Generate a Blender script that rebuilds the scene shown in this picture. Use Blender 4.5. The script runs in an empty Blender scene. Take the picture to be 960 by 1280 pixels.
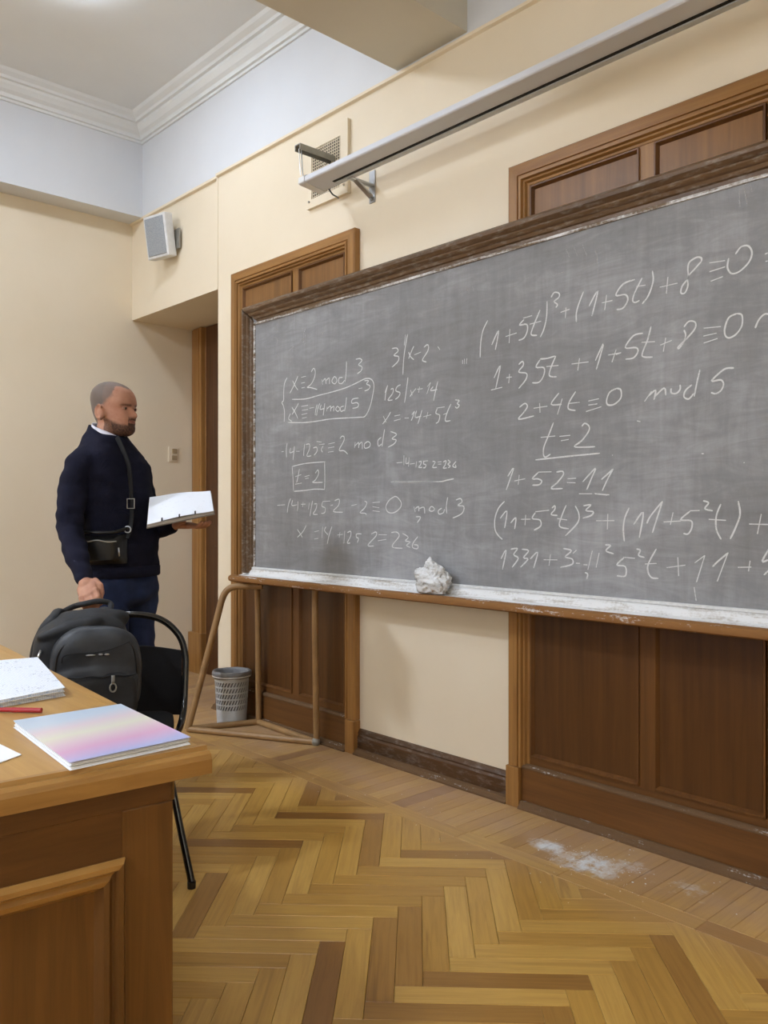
import bpy, bmesh, math, random
from mathutils import Vector, Matrix, noise

random.seed(7)
SC = bpy.context.scene
COL = SC.collection

# ------------------------------------------------------------------ camera
CAMP = Vector((5.65, -2.75, 1.2))
TH = math.radians(42.8)
FW = Vector((-math.cos(TH), math.sin(TH), 0))
RT = Vector((math.sin(TH), math.cos(TH), 0))
cd = bpy.data.cameras.new('camera')
cd.sensor_fit = 'VERTICAL'
cd.sensor_height = 36.0
cd.lens = 1047.0 / 1280.0 * 36.0
cd.clip_start = 0.05
cam = bpy.data.objects.new('camera', cd)
COL.objects.link(cam)
cam.location = CAMP
cam.rotation_euler = (math.radians(90), 0, math.radians(90) - TH)
SC.camera = cam

# ------------------------------------------------------------------ world, exposure
w = bpy.data.worlds.new('world')
SC.world = w
w.use_nodes = True
w.node_tree.nodes['Background'].inputs[0].default_value = (0.75, 0.85, 1, 1)
w.node_tree.nodes['Background'].inputs[1].default_value = 3.5
SC.view_settings.view_transform = 'Standard'
SC.view_settings.look = 'None'
SC.view_settings.gamma = 1
SC.view_settings.use_curve_mapping = False
SC.view_settings.exposure = 0.24
LAMP_STRENGTH = 75.0
LAMP_COLOR = (0.87, 0.96, 1.10)
LAMP_SHARE = [0.47, 3.3, 0.62, 1.8, 1.8]
LAMP_SPOTS = [(1.56, -1.085), (1.53, -4.3), (5.0, -3.3), (5.0, -5.4), (7.8, -2.8)]  # first lamp read from its glow; the rest unseen, added as fill light
try:
    SC.cycles.max_bounces = 8
    SC.cycles.diffuse_bounces = 6
except Exception:
    pass

# ------------------------------------------------------------------ helpers
def L(lat, t, z):
    """a point at sideways distance lat and depth t from the tripod spot"""
    p = CAMP + FW * t + RT * lat
    return Vector((p.x, p.y, z))

def thing(name, loc, label=None, cat=None, group=None, kind=None):
    o = bpy.data.objects.new(name, None)
    o.empty_display_size = 0.1
    COL.objects.link(o)
    o.location = loc
    tag(o, label, cat, group, kind)
    return o

def tag(o, label=None, cat=None, group=None, kind=None):
    if label: o['label'] = label
    if cat: o['category'] = cat
    if group: o['group'] = group
    if kind: o['kind'] = kind
    return o

def origin(o):
    v = Vector((0, 0, 0))
    while o is not None:
        v += o.location
        o = o.parent
    return v

class MB:
    def __init__(s):
        s.v = []; s.f = []; s.m = []
    def add(s, vs, fs, m=0):
        n = len(s.v)
        s.v += [Vector(p) for p in vs]
        for f in fs:
            s.f.append([i + n for i in f]); s.m.append(m)
        return s
    def box(s, a, b, m=0):
        x0, y0, z0 = a; x1, y1, z1 = b
        return s.add([(x0,y0,z0),(x1,y0,z0),(x1,y1,z0),(x0,y1,z0),(x0,y0,z1),(x1,y0,z1),(x1,y1,z1),(x0,y1,z1)],
                     [(0,3,2,1),(4,5,6,7),(0,1,5,4),(1,2,6,5),(2,3,7,6),(3,0,4,7)], m)
    def obox(s, c, ax, ay, az, m=0):
        c = Vector(c); ax = Vector(ax); ay = Vector(ay); az = Vector(az)
        P = [c-ax-ay-az, c+ax-ay-az, c+ax+ay-az, c-ax+ay-az, c-ax-ay+az, c+ax-ay+az, c+ax+ay+az, c-ax+ay+az]
        return s.add(P, [(0,3,2,1),(4,5,6,7),(0,1,5,4),(1,2,6,5),(2,3,7,6),(3,0,4,7)], m)
    def tube(s, pts, r, n=12, closed=False, m=0, squash=1.0):
        pts = [Vector(p) for p in pts]
        N = len(pts)
        rr = r if isinstance(r, (list, tuple)) else [r] * N
        tn = []
        for i in range(N):
            a = pts[(i-1) % N] if (closed or i > 0) else pts[i]
            b = pts[(i+1) % N] if (closed or i < N-1) else pts[i]
            tn.append((b-a).normalized())
        up = Vector((0,0,1)) if abs(tn[0].z) < 0.9 else Vector((1,0,0))
        u = tn[0].cross(up).normalized()
        rings = []
        for i in range(N):
            u = (u - tn[i]*u.dot(tn[i])).normalized()
            w_ = tn[i].cross(u)
            rings.append([pts[i] + u*(math.cos(a)*rr[i]) + w_*(math.sin(a)*rr[i]*squash) for a in [2*math.pi*k/n for k in range(n)]])
        base = len(s.v)
        for rg in rings: s.v += rg
        R = N if closed else N-1
        for i in range(R):
            j = (i+1) % N
            for k in range(n):
                k2 = (k+1) % n
                s.f.append([base+i*n+k, base+i*n+k2, base+j*n+k2, base+j*n+k]); s.m.append(m)
        if not closed:
            s.f.append([base+k for k in range(n)][::-1]); s.m.append(m)
            s.f.append([base+(N-1)*n+k for k in range(n)]); s.m.append(m)
        return s
    def loft(s, rings, m=0, cap=True):
        base = len(s.v); n = len(rings[0])
        for rg in rings: s.v += [Vector(p) for p in rg]
        for i in range(len(rings)-1):
            for k in range(n):
                k2 = (k+1) % n
                s.f.append([base+i*n+k, base+i*n+k2, base+(i+1)*n+k2, base+(i+1)*n+k]); s.m.append(m)
        if cap:
            s.f.append([base+k for k in range(n)][::-1]); s.m.append(m)
            s.f.append([base+(len(rings)-1)*n+k for k in range(n)]); s.m.append(m)
        return s
    def lathe(s, c, prof, n=32, m=0):
        c = Vector(c)
        rings = [[c + Vector((r*math.cos(2*math.pi*k/n), r*math.sin(2*math.pi*k/n), z)) for k in range(n)] for r, z in prof]
        return s.loft(rings, m)
    def ell(s, c, ax, ay, az, p=2.0, nu=20, nv=14, m=0):
        """superellipsoid with axis vectors"""
        c = Vector(c); ax = Vector(ax); ay = Vector(ay); az = Vector(az)
        sg = lambda q: math.copysign(abs(q)**(2.0/p), q)
        rings = []
        for i in range(1, nv):
            ph = -math.pi/2 + math.pi*i/nv
            rings.append([c + az*sg(math.sin(ph)) + (ax*sg(math.cos(2*math.pi*k/nu)) + ay*sg(math.sin(2*math.pi*k/nu)))*sg(math.cos(ph)) for k in range(nu)])
        return s.loft(rings, m)
    def cone(s, a, b, ra, rb, m=0, n=14):
        a = Vector(a); b = Vector(b)
        s.tube([a, b], [ra, rb], n, m=m)
        s.ball(a, ra, m=m); s.ball(b, rb, m=m)
        return s
    def ball(s, c, r, m=0):
        return s.ell(c, (r,0,0), (0,r,0), (0,0,r), nu=14, nv=10, m=m)
    def chain(s, pts, rr, m=0):
        for i in range(len(pts)-1): s.cone(pts[i], pts[i+1], rr[i], rr[i+1], m)
        return s
    def extrude_profile(s, prof, axis, a, b, m=0, cut_a=0.0, cut_b=0.0):
        """prof: list of (p,q); axis 'x' -> (a..b, p, q)"""
        n = len(prof)
        A = [(a + cut_a*p, p, q) for p, q in prof]; B = [(b + cut_b*p, p, q) for p, q in prof]
        if axis == 'y':
            A = [(p, y, q) for (y, p, q) in A]; B = [(p, y, q) for (y, p, q) in B]
        return s.add(A + B, [list(range(n))[::-1], [n+i for i in range(n)]] + [[i, (i+1) % n, n+(i+1) % n, n+i] for i in range(n)], m)
    def mesh(s, name, mats, org, smooth=False, angle=None):
        me = bpy.data.meshes.new(name)
        me.from_pydata([tuple(p - org) for p in s.v], [], s.f)
        for mt in mats: me.materials.append(mt)
        if len(mats) > 1: me.polygons.foreach_set('material_index', s.m)
        bm = bmesh.new(); bm.from_mesh(me)
        bmesh.ops.recalc_face_normals(bm, faces=bm.faces)
        bm.to_mesh(me); bm.free()
        if smooth or angle:
            me.polygons.foreach_set('use_smooth', [True]*len(me.polygons))
        if angle:
            me.set_sharp_from_angle(angle=math.radians(angle))
        me.update()
        return me
    def obj(s, name, mats, parent=None, smooth=False, angle=None, label=None, cat=None, group=None, kind=None, bevel=0, loc=None):
        if not isinstance(mats, (list, tuple)): mats = [mats]
        if loc is None:
            if parent is not None: loc = origin(parent)
            else:
                xs = [p.x for p in s.v]; ys = [p.y for p in s.v]; zs = [p.z for p in s.v]
                loc = Vector(((min(xs)+max(xs))/2, (min(ys)+max(ys))/2, min(zs)))
        loc = Vector(loc)
        o = bpy.data.objects.new(name, s.mesh(name, mats, loc, smooth, angle))
        COL.objects.link(o)
        if parent is not None:
            o.parent = parent; o.location = loc - origin(parent)
        else: o.location = loc
        if bevel:
            b = o.modifiers.new('bevel', 'BEVEL'); b.width = bevel; b.segments = 2; b.limit_method = 'ANGLE'
            b.angle_limit = math.radians(40)
        return tag(o, label, cat, group, kind)

def remeshed(mb, name, voxel, org, smooth_it=4):
    """one continuous skin around overlapping volumes"""
    me = mb.mesh(name, [], org)
    o = bpy.data.objects.new('temporary', me); COL.objects.link(o)
    r = o.modifiers.new('r', 'REMESH'); r.mode = 'VOXEL'; r.voxel_size = voxel
    if smooth_it:
        q = o.modifiers.new('s', 'SMOOTH'); q.iterations = smooth_it; q.factor = 0.5
    dg = bpy.context.evaluated_depsgraph_get()
    ev = o.evaluated_get(dg)
    out = bpy.data.meshes.new_from_object(ev)
    bpy.data.objects.remove(o)
    out.name = name
    out.polygons.foreach_set('use_smooth', [True]*len(out.polygons))
    return out

def link_mesh(me, name, mats, parent, org):
    me.materials.clear()
    for m in mats: me.materials.append(m)
    o = bpy.data.objects.new(name, me); COL.objects.link(o)
    if parent is not None:
        o.parent = parent; o.location = Vector(org) - origin(parent)
    else: o.location = org
    return o

def wrinkle(me, amp, scale, stretch=(1,1,1), seed=0.0, ridged=False):
    ns = [v.normal.copy() for v in me.vertices]
    for v, n in zip(me.vertices, ns):
        p = Vector((v.co.x*scale*stretch[0]+seed, v.co.y*scale*stretch[1], v.co.z*scale*stretch[2]))
        q = noise.noise(p)
        if ridged: q = 0.5 - abs(q)*2
        v.co += n*(q*amp)

def smooth_path(pts, k=6, closed=False):
    pts = [Vector(p) for p in pts]; n = len(pts); out = []
    rng = n if closed else n-1
    for i in range(rng):
        g = lambda j: pts[j % n] if closed else pts[max(0, min(n-1, j))]
        p0, p1, p2, p3 = g(i-1), g(i), g(i+1), g(i+2)
        for s_ in range(k):
            t = s_/k
            out.append(0.5*((2*p1)+(p2-p0)*t+(2*p0-5*p1+4*p2-p3)*t*t+(3*p1-p0-3*p2+p3)*t**3))
    if not closed: out.append(pts[-1])
    return out

# ------------------------------------------------------------------ materials
def srgb(r, g, b):
    f = lambda c: (c/255/12.92) if c/255 <= 0.04045 else ((c/255+0.055)/1.055)**2.4
    return (f(r), f(g), f(b), 1)

class Mat:
    def __init__(s, name, rough=0.6, spec=0.5, metal=0.0):
        s.m = bpy.data.materials.new(name); s.m.use_nodes = True
        s.t = s.m.node_tree; s.N = s.t.nodes; s.b = s.N['Principled BSDF']
        s.b.inputs['Roughness'].default_value = rough
        s.b.inputs['Specular IOR Level'].default_value = spec
        s.b.inputs['Metallic'].default_value = metal
        s.tc = s.N.new('ShaderNodeTexCoord')
    def ln(s, a, b): s.t.links.new(a, b)
    def mapping(s, scale=(1,1,1), src='Object', rot=(0,0,0)):
        mp = s.N.new('ShaderNodeMapping'); mp.inputs['Scale'].default_value = scale; mp.inputs['Rotation'].default_value = rot
        s.ln(s.tc.outputs[src] if isinstance(src, str) else src, mp.inputs[0]); return mp.outputs[0]
    def noise(s, vec, scale=5, detail=4, rough=0.55, dist=0.0):
        n = s.N.new('ShaderNodeTexNoise'); n.inputs['Scale'].default_value = scale; n.inputs['Detail'].default_value = detail
        n.inputs['Roughness'].default_value = rough; n.inputs['Distortion'].default_value = dist
        s.ln(vec, n.inputs['Vector']); return n.outputs['Fac']
    def ramp(s, fac, stops):
        r = s.N.new('ShaderNodeValToRGB'); e = r.color_ramp.elements
        while len(e) < len(stops): e.new(0.5)
        for i, (p, c) in enumerate(stops):
            e[i].position = p; e[i].color = c if len(c) == 4 else (*c, 1)
        s.ln(fac, r.inputs[0]); return r.outputs[0]
    def fr(s, fac, a, b, lo=0.0, hi=1.0):
        r = s.N.new('ShaderNodeMapRange'); r.inputs[1].default_value = a; r.inputs[2].default_value = b
        r.inputs[3].default_value = lo; r.inputs[4].default_value = hi
        s.ln(fac, r.inputs[0]); return r.outputs[0]
    def mix(s, fac, a, b, mode='MIX'):
        r = s.N.new('ShaderNodeMix'); r.data_type = 'RGBA'; r.blend_type = mode
        for sock, val in ((r.inputs[0], fac), (r.inputs[6], a), (r.inputs[7], b)):
            if hasattr(val, 'links'): s.ln(val, sock)
            else: sock.default_value = val
        return r.outputs[2]
    def math(s, op, a, b=0.0):
        r = s.N.new('ShaderNodeMath'); r.operation = op
        for sock, val in ((r.inputs[0], a), (r.inputs[1], b)):
            if hasattr(val, 'links'): s.ln(val, sock)
            else: sock.default_value = val
        return r.outputs[0]
    def color(s, c):
        if hasattr(c, 'links'): s.ln(c, s.b.inputs['Base Color'])
        else: s.b.inputs['Base Color'].default_value = c
        return s
    def bump(s, h, strength=0.2, dist=0.01):
        b = s.N.new('ShaderNodeBump'); b.inputs['Strength'].default_value = strength; b.inputs['Distance'].default_value = dist
        s.ln(h, b.inputs['Height']); s.ln(b.outputs[0], s.b.inputs['Normal']); return s

def paint(name, c, c2, rough=0.6, scale=2.0, bump=0.06):
    m = Mat(name, rough, 0.3)
    v = m.mapping((1,1,1))
    n = m.noise(v, scale, 5)
    m.color(m.mix(m.fr(n, 0.3, 0.7), c, c2))
    m.bump(m.noise(m.mapping((60,60,9)), 1.0, 3), bump, 0.004)
    return m.m

def plain(name, c, rough=0.5, metal=0.0, spec=0.5, var=0.08, nscale=20, bump=0.0):
    m = Mat(name, rough, spec, metal)
    n = m.noise(m.mapping(), nscale, 4)
    d = tuple(x*(1-var*2) for x in c[:3]) + (1,)
    m.color(m.mix(m.fr(n, 0.3, 0.7), d, c))
    if bump: m.bump(n, bump, 0.003)
    return m.m

def wood(name, light, dark, axis='z', rough=0.38, grain=1.0, dust=0.0, spec=0.4):
    """varnished timber, grain running along one axis"""
    m = Mat(name, rough, spec)
    sc = {'x': (1.2, 26, 26), 'y': (26, 1.2, 26), 'z': (26, 26, 1.2)}[axis]
    oi = m.N.new('ShaderNodeObjectInfo')
    add = m.N.new('ShaderNodeVectorMath'); add.operation = 'ADD'
    m.ln(m.tc.outputs['Object'], add.inputs[0])
    cx = m.N.new('ShaderNodeCombineXYZ')
    for i, k in enumerate((7.0, 13.0, 5.0)): m.ln(m.math('MULTIPLY', oi.outputs['Random'], k), cx.inputs[i])
    m.ln(cx.outputs[0], add.inputs[1])
    v = m.mapping(sc, add.outputs[0])
    g = m.noise(v, 1.6*grain, 6, 0.62, 0.5)
    big = m.noise(m.mapping((sc[0]*.12, sc[1]*.12, sc[2]*.12), add.outputs[0]), 1.2, 3)
    f = m.math('ADD', m.math('MULTIPLY', g, 0.65), m.math('MULTIPLY', big, 0.35))
    c = m.ramp(f, [(0.32, dark), (0.5, tuple((a+b)/2 for a, b in zip(light, dark))), (0.66, light)])
    if dust:
        dn = m.noise(m.mapping((3, 9, 9)), 6.0, 6, 0.7)
        c = m.mix(m.fr(dn, 0.5, 0.78, 0, dust), c, srgb(200, 198, 192))
    m.color(c)
    m.bump(g, 0.12, 0.003)
    return m.m

M = {}
M['cream'] = paint('cream_paint', srgb(229, 218, 197), srgb(224, 212, 189))
M['white'] = paint('white_paint', srgb(215, 219, 225), srgb(209, 213, 219), 0.55)
M['ceiling'] = paint('ceiling_paint', srgb(222, 226, 228), srgb(217, 221, 223), 0.42)
M['beam'] = paint('beam_paint', srgb(205, 201, 188), srgb(198, 194, 182), 0.6)
OAK_L, OAK_D = srgb(166, 122, 68), srgb(122, 84, 42)
M['oak_z'] = wood('oak_upright', OAK_L, OAK_D, 'z')
M['oak_x'] = wood('oak_lengthways', OAK_L, OAK_D, 'x')
M['panel_lit'] = wood('lit_panel_veneer', srgb(144, 102, 56), srgb(106, 72, 36), 'z', grain=0.7)  # upper door panels, ceiling sheen put into the colour
M['panel_shaded'] = wood('shaded_panel_veneer', srgb(94, 60, 27), srgb(68, 40, 16), 'z', grain=0.7)  # same veneer with shade put into the colour, for below the board
M['rail_shaded'] = wood('shaded_rail_oak', srgb(112, 74, 36), srgb(80, 50, 24), 'x')  # door oak with the shade painted in
M['stile_shaded'] = wood('shaded_stile_oak', srgb(112, 74, 36), srgb(80, 50, 24), 'z')  # door oak with the shade painted in
M['dark_x'] = wood('dark_skirting_wood', srgb(92, 62, 34), srgb(54, 34, 18), 'x', dust=0.25)
M['dark_y'] = wood('dark_skirting_wood_side', srgb(92, 62, 34), srgb(54, 34, 18), 'y', dust=0.15)
M['door_z'] = wood('brown_door_wood', srgb(96, 62, 34), srgb(60, 36, 18), 'z')
M['frame_x'] = wood('worn_board_frame', srgb(118, 92, 66), srgb(74, 54, 36), 'x', 0.4, dust=0.4)
M['frame_z'] = wood('worn_board_frame_upright', srgb(118, 92, 66), srgb(74, 54, 36), 'z', 0.4, dust=0.4)
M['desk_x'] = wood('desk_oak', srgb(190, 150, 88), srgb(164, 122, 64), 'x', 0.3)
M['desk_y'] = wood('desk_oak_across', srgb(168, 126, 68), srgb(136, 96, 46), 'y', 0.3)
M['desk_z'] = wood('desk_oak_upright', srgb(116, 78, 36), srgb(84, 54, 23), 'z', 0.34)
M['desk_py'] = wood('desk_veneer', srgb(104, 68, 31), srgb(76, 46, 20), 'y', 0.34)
M['black_plastic'] = plain('black_plastic', srgb(22, 22, 24), 0.35)
M['black_metal'] = plain('black_gloss_metal', srgb(14, 14, 16), 0.16, 0.0, 0.7)
M['steel'] = plain('steel', srgb(190, 192, 195), 0.3, 0.9)
M['galv'] = plain('galvanised_steel', srgb(150, 148, 140), 0.45, 0.25)
M['white_plastic'] = plain('white_plastic', srgb(220, 222, 224), 0.4)
M['grey_plastic'] = plain('grey_plastic', srgb(196, 202, 208), 0.4)
M['brass_pipe'] = plain('ochre_painted_pipe', srgb(156, 122, 80), 0.45, var=0.14, nscale=12)
M['casing_white'] = plain('white_enamel', srgb(206, 211, 220), 0.6, 0.0, var=0.0)
M['slot'] = plain('dark_slot', srgb(14, 14, 16), 0.8)
M['hole'] = plain('dark_duct', srgb(22, 18, 14), 0.9)
M['paper'] = plain('paper', srgb(236, 240, 246), 0.7, var=0.02)

def lamp_mat(share):
    m = Mat('opal_lamp_glass', 0.3)
    m.color((0.9, 0.9, 0.88, 1))
    m.b.inputs['Emission Color'].default_value = (*LAMP_COLOR, 1)
    m.b.inputs['Emission Strength'].default_value = LAMP_STRENGTH*share
    return m.m

def plank_mat():
    m = Mat('parquet_oak', 0.3, 0.4)
    at = m.N.new('ShaderNodeAttribute'); at.attribute_name = 'tone'
    uv = m.tc.outputs['UV']
    g = m.noise(m.mapping((2.2, 42, 1), uv), 1.6, 6, 0.62, 0.8)
    streak = m.noise(m.mapping((0.9, 16, 1), uv), 1.3, 3, 0.5, 1.2)
    base = m.ramp(at.outputs['Fac'], [(0.0, srgb(132, 92, 46)), (0.22, srgb(158, 118, 58)), (0.6, srgb(180, 140, 68)), (1.0, srgb(194, 156, 84))])
    c = m.mix(m.fr(g, 0.42, 0.66, 0, 0.55), base, m.mix(1.0, base, (0.66, 0.6, 0.5, 1), 'MULTIPLY'))
    c = m.mix(m.fr(streak, 0.62, 0.74, 0, 0.55), c, m.mix(1.0, base, (0.4, 0.32, 0.25, 1), 'MULTIPLY'))
    # chalk dust trodden into the boards along the wall
    geo = m.N.new('ShaderNodeNewGeometry')
    sx = m.N.new('ShaderNodeSeparateXYZ'); m.ln(geo.outputs['Position'], sx.inputs[0])
    pos = geo.outputs['Position']
    near = m.fr(sx.outputs[1], -0.62, -0.25, 0, 1)
    blot = m.noise(m.mapping((1.5, 3, 1), pos), 2.2, 6, 0.65)
    dust = m.math('MULTIPLY', near, m.fr(blot, 0.34, 0.72, 0.30, 0.80))
    c = m.mix(dust, c, srgb(172, 144, 122))
    # the white spill below the right-hand door panel
    def blob(cx, cy, rx, ry):
        a = m.math('DIVIDE', m.math('SUBTRACT', sx.outputs[0], cx), rx)
        b = m.math('DIVIDE', m.math('SUBTRACT', sx.outputs[1], cy), ry)
        return m.math('SQRT', m.math('ADD', m.math('MULTIPLY', a, a), m.math('MULTIPLY', b, b)))
    n1 = m.noise(m.mapping((1, 1, 1), pos), 22, 8, 0.75)
    n2 = m.noise(m.mapping((1, 1, 1), pos), 5.0, 4, 0.6)
    tot = None
    for (cx, cy, rx, ry, s_) in ((4.03, -0.30, 0.17, 0.13, 1.0), (3.86, -0.27, 0.14, 0.08, 0.75), (4.14, -0.22, 0.14, 0.10, 0.5), (4.36, -0.24, 0.28, 0.14, 0.42), (4.1, -0.28, 0.5, 0.22, 0.25)):
        q = m.fr(blob(cx, cy, rx, ry), 0.0, 1.15, s_, 0)
        tot = q if tot is None else m.math('MAXIMUM', tot, q)
    sp = m.math('MULTIPLY', tot, m.math('ADD', m.fr(n1, 0.35, 0.65), m.fr(n2, 0.3, 0.7)))
    spill = m.fr(sp, 0.30, 0.78)
    c = m.mix(spill, c, srgb(214, 216, 218))
    m.color(c)
    m.ln(m.math('MAXIMUM', m.math('ADD', m.math('MULTIPLY', dust, 0.5), 0.3), spill), m.b.inputs['Roughness'])
    m.bump(g, 0.1, 0.002)
    return m.m
M['plank'] = plank_mat()
M['subfloor'] = plain('dark_subfloor', srgb(60, 42, 26), 0.8)

def slate_mat():
    m = Mat('slate_board', 0.62, 0.25)
    v = m.mapping((1, 1, 1))
    a = m.noise(m.mapping((0.8, 1, 1.0)), 1.7, 5, 0.6, 0.6)
    b = m.noise(m.mapping((1.2, 1, 6)), 3.0, 6, 0.7, 1.4)
    d = m.noise(m.mapping((10, 1, 1.6)), 2.0, 5, 0.7, 0.6)
    f = m.math('ADD', m.math('MULTIPLY', a, 0.5), m.math('ADD', m.math('MULTIPLY', b, 0.3), m.math('MULTIPLY', d, 0.2)))
    c = m.ramp(f, [(0.34, srgb(116, 116, 117)), (0.5, srgb(134, 135, 138)), (0.66, srgb(164, 166, 170))])
    fine = m.noise(m.mapping((5, 1, 5)), 14, 6, 0.8)
    c = m.mix(m.fr(fine, 0.55, 0.8, 0, 0.22), c, srgb(190, 190, 190))
    m.color(c)
    return m.m
M['slate'] = slate_mat()

def chalk_mat(name, dens):
    m = Mat(name, 0.95, 0.1)
    m.color(srgb(222, 224, 226))
    n = m.noise(m.mapping((1, 1, 1)), 420, 2, 0.6)
    n2 = m.noise(m.mapping((1, 1, 1)), 30, 3, 0.6)
    f = m.math('ADD', m.math('MULTIPLY', n, 0.6), m.math('MULTIPLY', n2, 0.4))
    m.ln(m.fr(f, 0.62-dens*0.4, 0.70-dens*0.24, 0.12, 0.88 if dens > 0.5 else 0.5), m.b.inputs['Alpha'])
    return m.m
M['chalk'] = chalk_mat('chalk', 0.95)
M['chalk_faint'] = chalk_mat('rubbed_chalk', 0.48)

def dusty(name, base, cover=0.8, axis='x'):
    m = Mat(name, 0.8, 0.2)
    n = m.noise(m.mapping((1.6, 14, 14)), 3.0, 7, 0.72)
    n2 = m.noise(m.mapping((30, 30, 30)), 3.0, 4, 0.6)
    f = m.math('ADD', m.math('MULTIPLY', n, 0.75), m.math('MULTIPLY', n2, 0.25))
    m.color(m.mix(m.fr(f, 0.62-cover*0.3, 0.70-cover*0.2), base, srgb(222, 224, 226)))
    m.bump(n2, 0.5, 0.003)
    return m.m
M['tray'] = dusty('chalk_covered_tray', srgb(158, 150, 138), 0.95)
M['tray_edge'] = dusty('tray_edge_wood', srgb(138, 98, 58), 0.22)
M['dusty_ledge'] = dusty('dusty_ledge', srgb(104, 80, 56), 0.12)
M['rag'] = dusty('chalky_rag', srgb(150, 146, 138), 0.85)

# ------------------------------------------------------------------ the room
ZT, ZC = 3.265, 3.92
def struct(mb, name, mats, parent=None, **k):
    o = mb.obj(name, mats, parent, kind='structure', **k)
    return o

wr = struct(MB().box((1.18, 0, 0), (8.6, 0.6, ZT)), 'wall_right', M['cream'])
struct(MB().box((0, 0.0, ZT), (8.6, 0.6, ZC)), 'upper_band', M['white'], wr)
struct(MB().box((0, 0.014, 2.577), (1.18, 0.6, ZT)), 'lintel', M['cream'], wr)
struct(MB().box((0, 0.52, 0), (1.18, 0.6, 2.577)), 'niche_back', M['cream'], wr)
struct(MB().box((1.166, -0.004, 2.577), (1.18, 0.02, ZT)), 'edge_bead', M['cream'], wr)
wl = struct(MB().box((-0.12, -6.6, 0), (0, 0.6, ZC)), 'wall_left', M['cream'])
struct(MB().box((0, -6.5, ZT), (0.185, 0, ZC)), 'trim_1', M['white'])
tag(bpy.data.objects['trim_1'], 'white boxed beam along the top of the left wall')
struct(MB().box((8.5, -6.6, 0), (8.62, 0.0, ZC)), 'wall_back', M['cream'])
wf = MB()
for a, b in (((0,-6.62,0),(8.6,-6.5,0.9)), ((0,-6.62,2.7),(8.6,-6.5,ZC)), ((0,-6.62,0.9),(1.2,-6.5,2.7)), ((2.9,-6.62,0.9),(4.6,-6.5,2.7)), ((6.3,-6.62,0.9),(8.6,-6.5,2.7))):
    wf.box(a, b)
struct(wf, 'wall_front', M['cream'])
glass = Mat('unseen_window_glass', 0.05)
_tr = glass.N.new('ShaderNodeBsdfTransparent'); _mx = glass.N.new('ShaderNodeMixShader'); _mx.inputs[0].default_value = 0.08
glass.ln(_tr.outputs[0], _mx.inputs[1]); glass.ln(glass.b.outputs[0], _mx.inputs[2])
glass.ln(_mx.outputs[0], glass.N['Material Output'].inputs['Surface'])
for i, x0 in enumerate((1.2, 4.6)):  # unseen windows, added so cool daylight reaches the board wall
    f = MB()
    for a, b in (((x0,-6.6,.9),(x0+1.7,-6.53,.97)), ((x0,-6.6,2.63),(x0+1.7,-6.53,2.7)), ((x0,-6.6,.97),(x0+.07,-6.53,2.63)), ((x0+1.63,-6.6,.97),(x0+1.7,-6.53,2.63)), ((x0+.82,-6.6,.97),(x0+.88,-6.53,2.63))): f.box(a, b)
    wn = struct(f, 'unseen_window_%d' % (i+1), M['white_plastic'])
    for dx in (.07, .88):
        struct(MB().box((x0+dx, -6.57, .97), (x0+dx+.75, -6.565, 2.63)), 'pane', glass.m, wn)
struct(MB().box((-0.12, -6.62, ZC), (8.62, 0.6, ZC+0.1)), 'ceiling', M['ceiling'])
bmx = struct(MB().box((2.775, -6.5, 3.295), (3.215, 0.0, ZC)), 'trim_2', M['beam'])
tag(bmx, 'deep plastered ceiling beam meeting the board wall')
struct(MB().box((7.1, -6.5, 3.295), (7.54, 0.0, ZC)), 'trim_3', M['beam'])
# slim ledge along the top of the cream paint, and its far piece over the niche
t4 = struct(MB().extrude_profile([(0, 3.255), (-0.018, 3.259), (-0.02, 3.272), (-0.008, 3.28), (0, 3.28)], 'x', 1.18, 8.5), 'trim_4', M['cream'])
struct(MB().extrude_profile([(0.014, 3.25), (-0.006, 3.254), (-0.008, 3.267), (0.0, 3.274), (0.014, 3.274)], 'x', 0.0, 1.18), 'ledge', M['cream'], t4)
# cornice
CP = [(0, 3.775), (.012, 3.775), (.014, 3.79), (.03, 3.792), (.034, 3.815), (.055, 3.83), (.075, 3.856), (.08, 3.872), (.10, 3.874), (.105, 3.89), (.135, 3.905), (.15, 3.92), (0, 3.92)]
def cornice(name, a, b, side, parent=None):
    mb = MB(); n = len(CP)
    P = []
    for o_, z in CP:
        if side == 'right': P.append(((a[0] + o_*a[1], -o_, z), (b[0] + o_*b[1], -o_, z)))
        elif side == 'left': P.append(((0.185+o_, a[0] + o_*a[1], z), (0.185+o_, b[0] + o_*b[1], z)))
        elif side == 'beamL': P.append(((2.775-o_, a[0] + o_*a[1], z), (2.775-o_, b[0]+o_*b[1], z)))
        else: P.append(((3.215+o_, a[0] + o_*a[1], z), (3.215+o_, b[0]+o_*b[1], z)))
    mb.add([p[0] for p in P] + [p[1] for p in P], [list(range(n))[::-1], [n+i for i in range(n)]] + [[i, (i+1) % n, n+(i+1) % n, n+i] for i in range(n)])
    return struct(mb, name, M['ceiling'], parent)
c1 = cornice('trim_5', (0.185, 1), (2.775, -1), 'right')
cornice('cornice_run', (-6.5, 0), (0, -1), 'left', c1)
cornice('cornice_run', (-6.5, 0), (0, -1), 'beamL', c1)
cornice('cornice_run', (3.215, 1), (7.1, 0), 'right', c1)
cornice('cornice_run', (-6.5, 0), (0, -1), 'beamR', c1)

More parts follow.
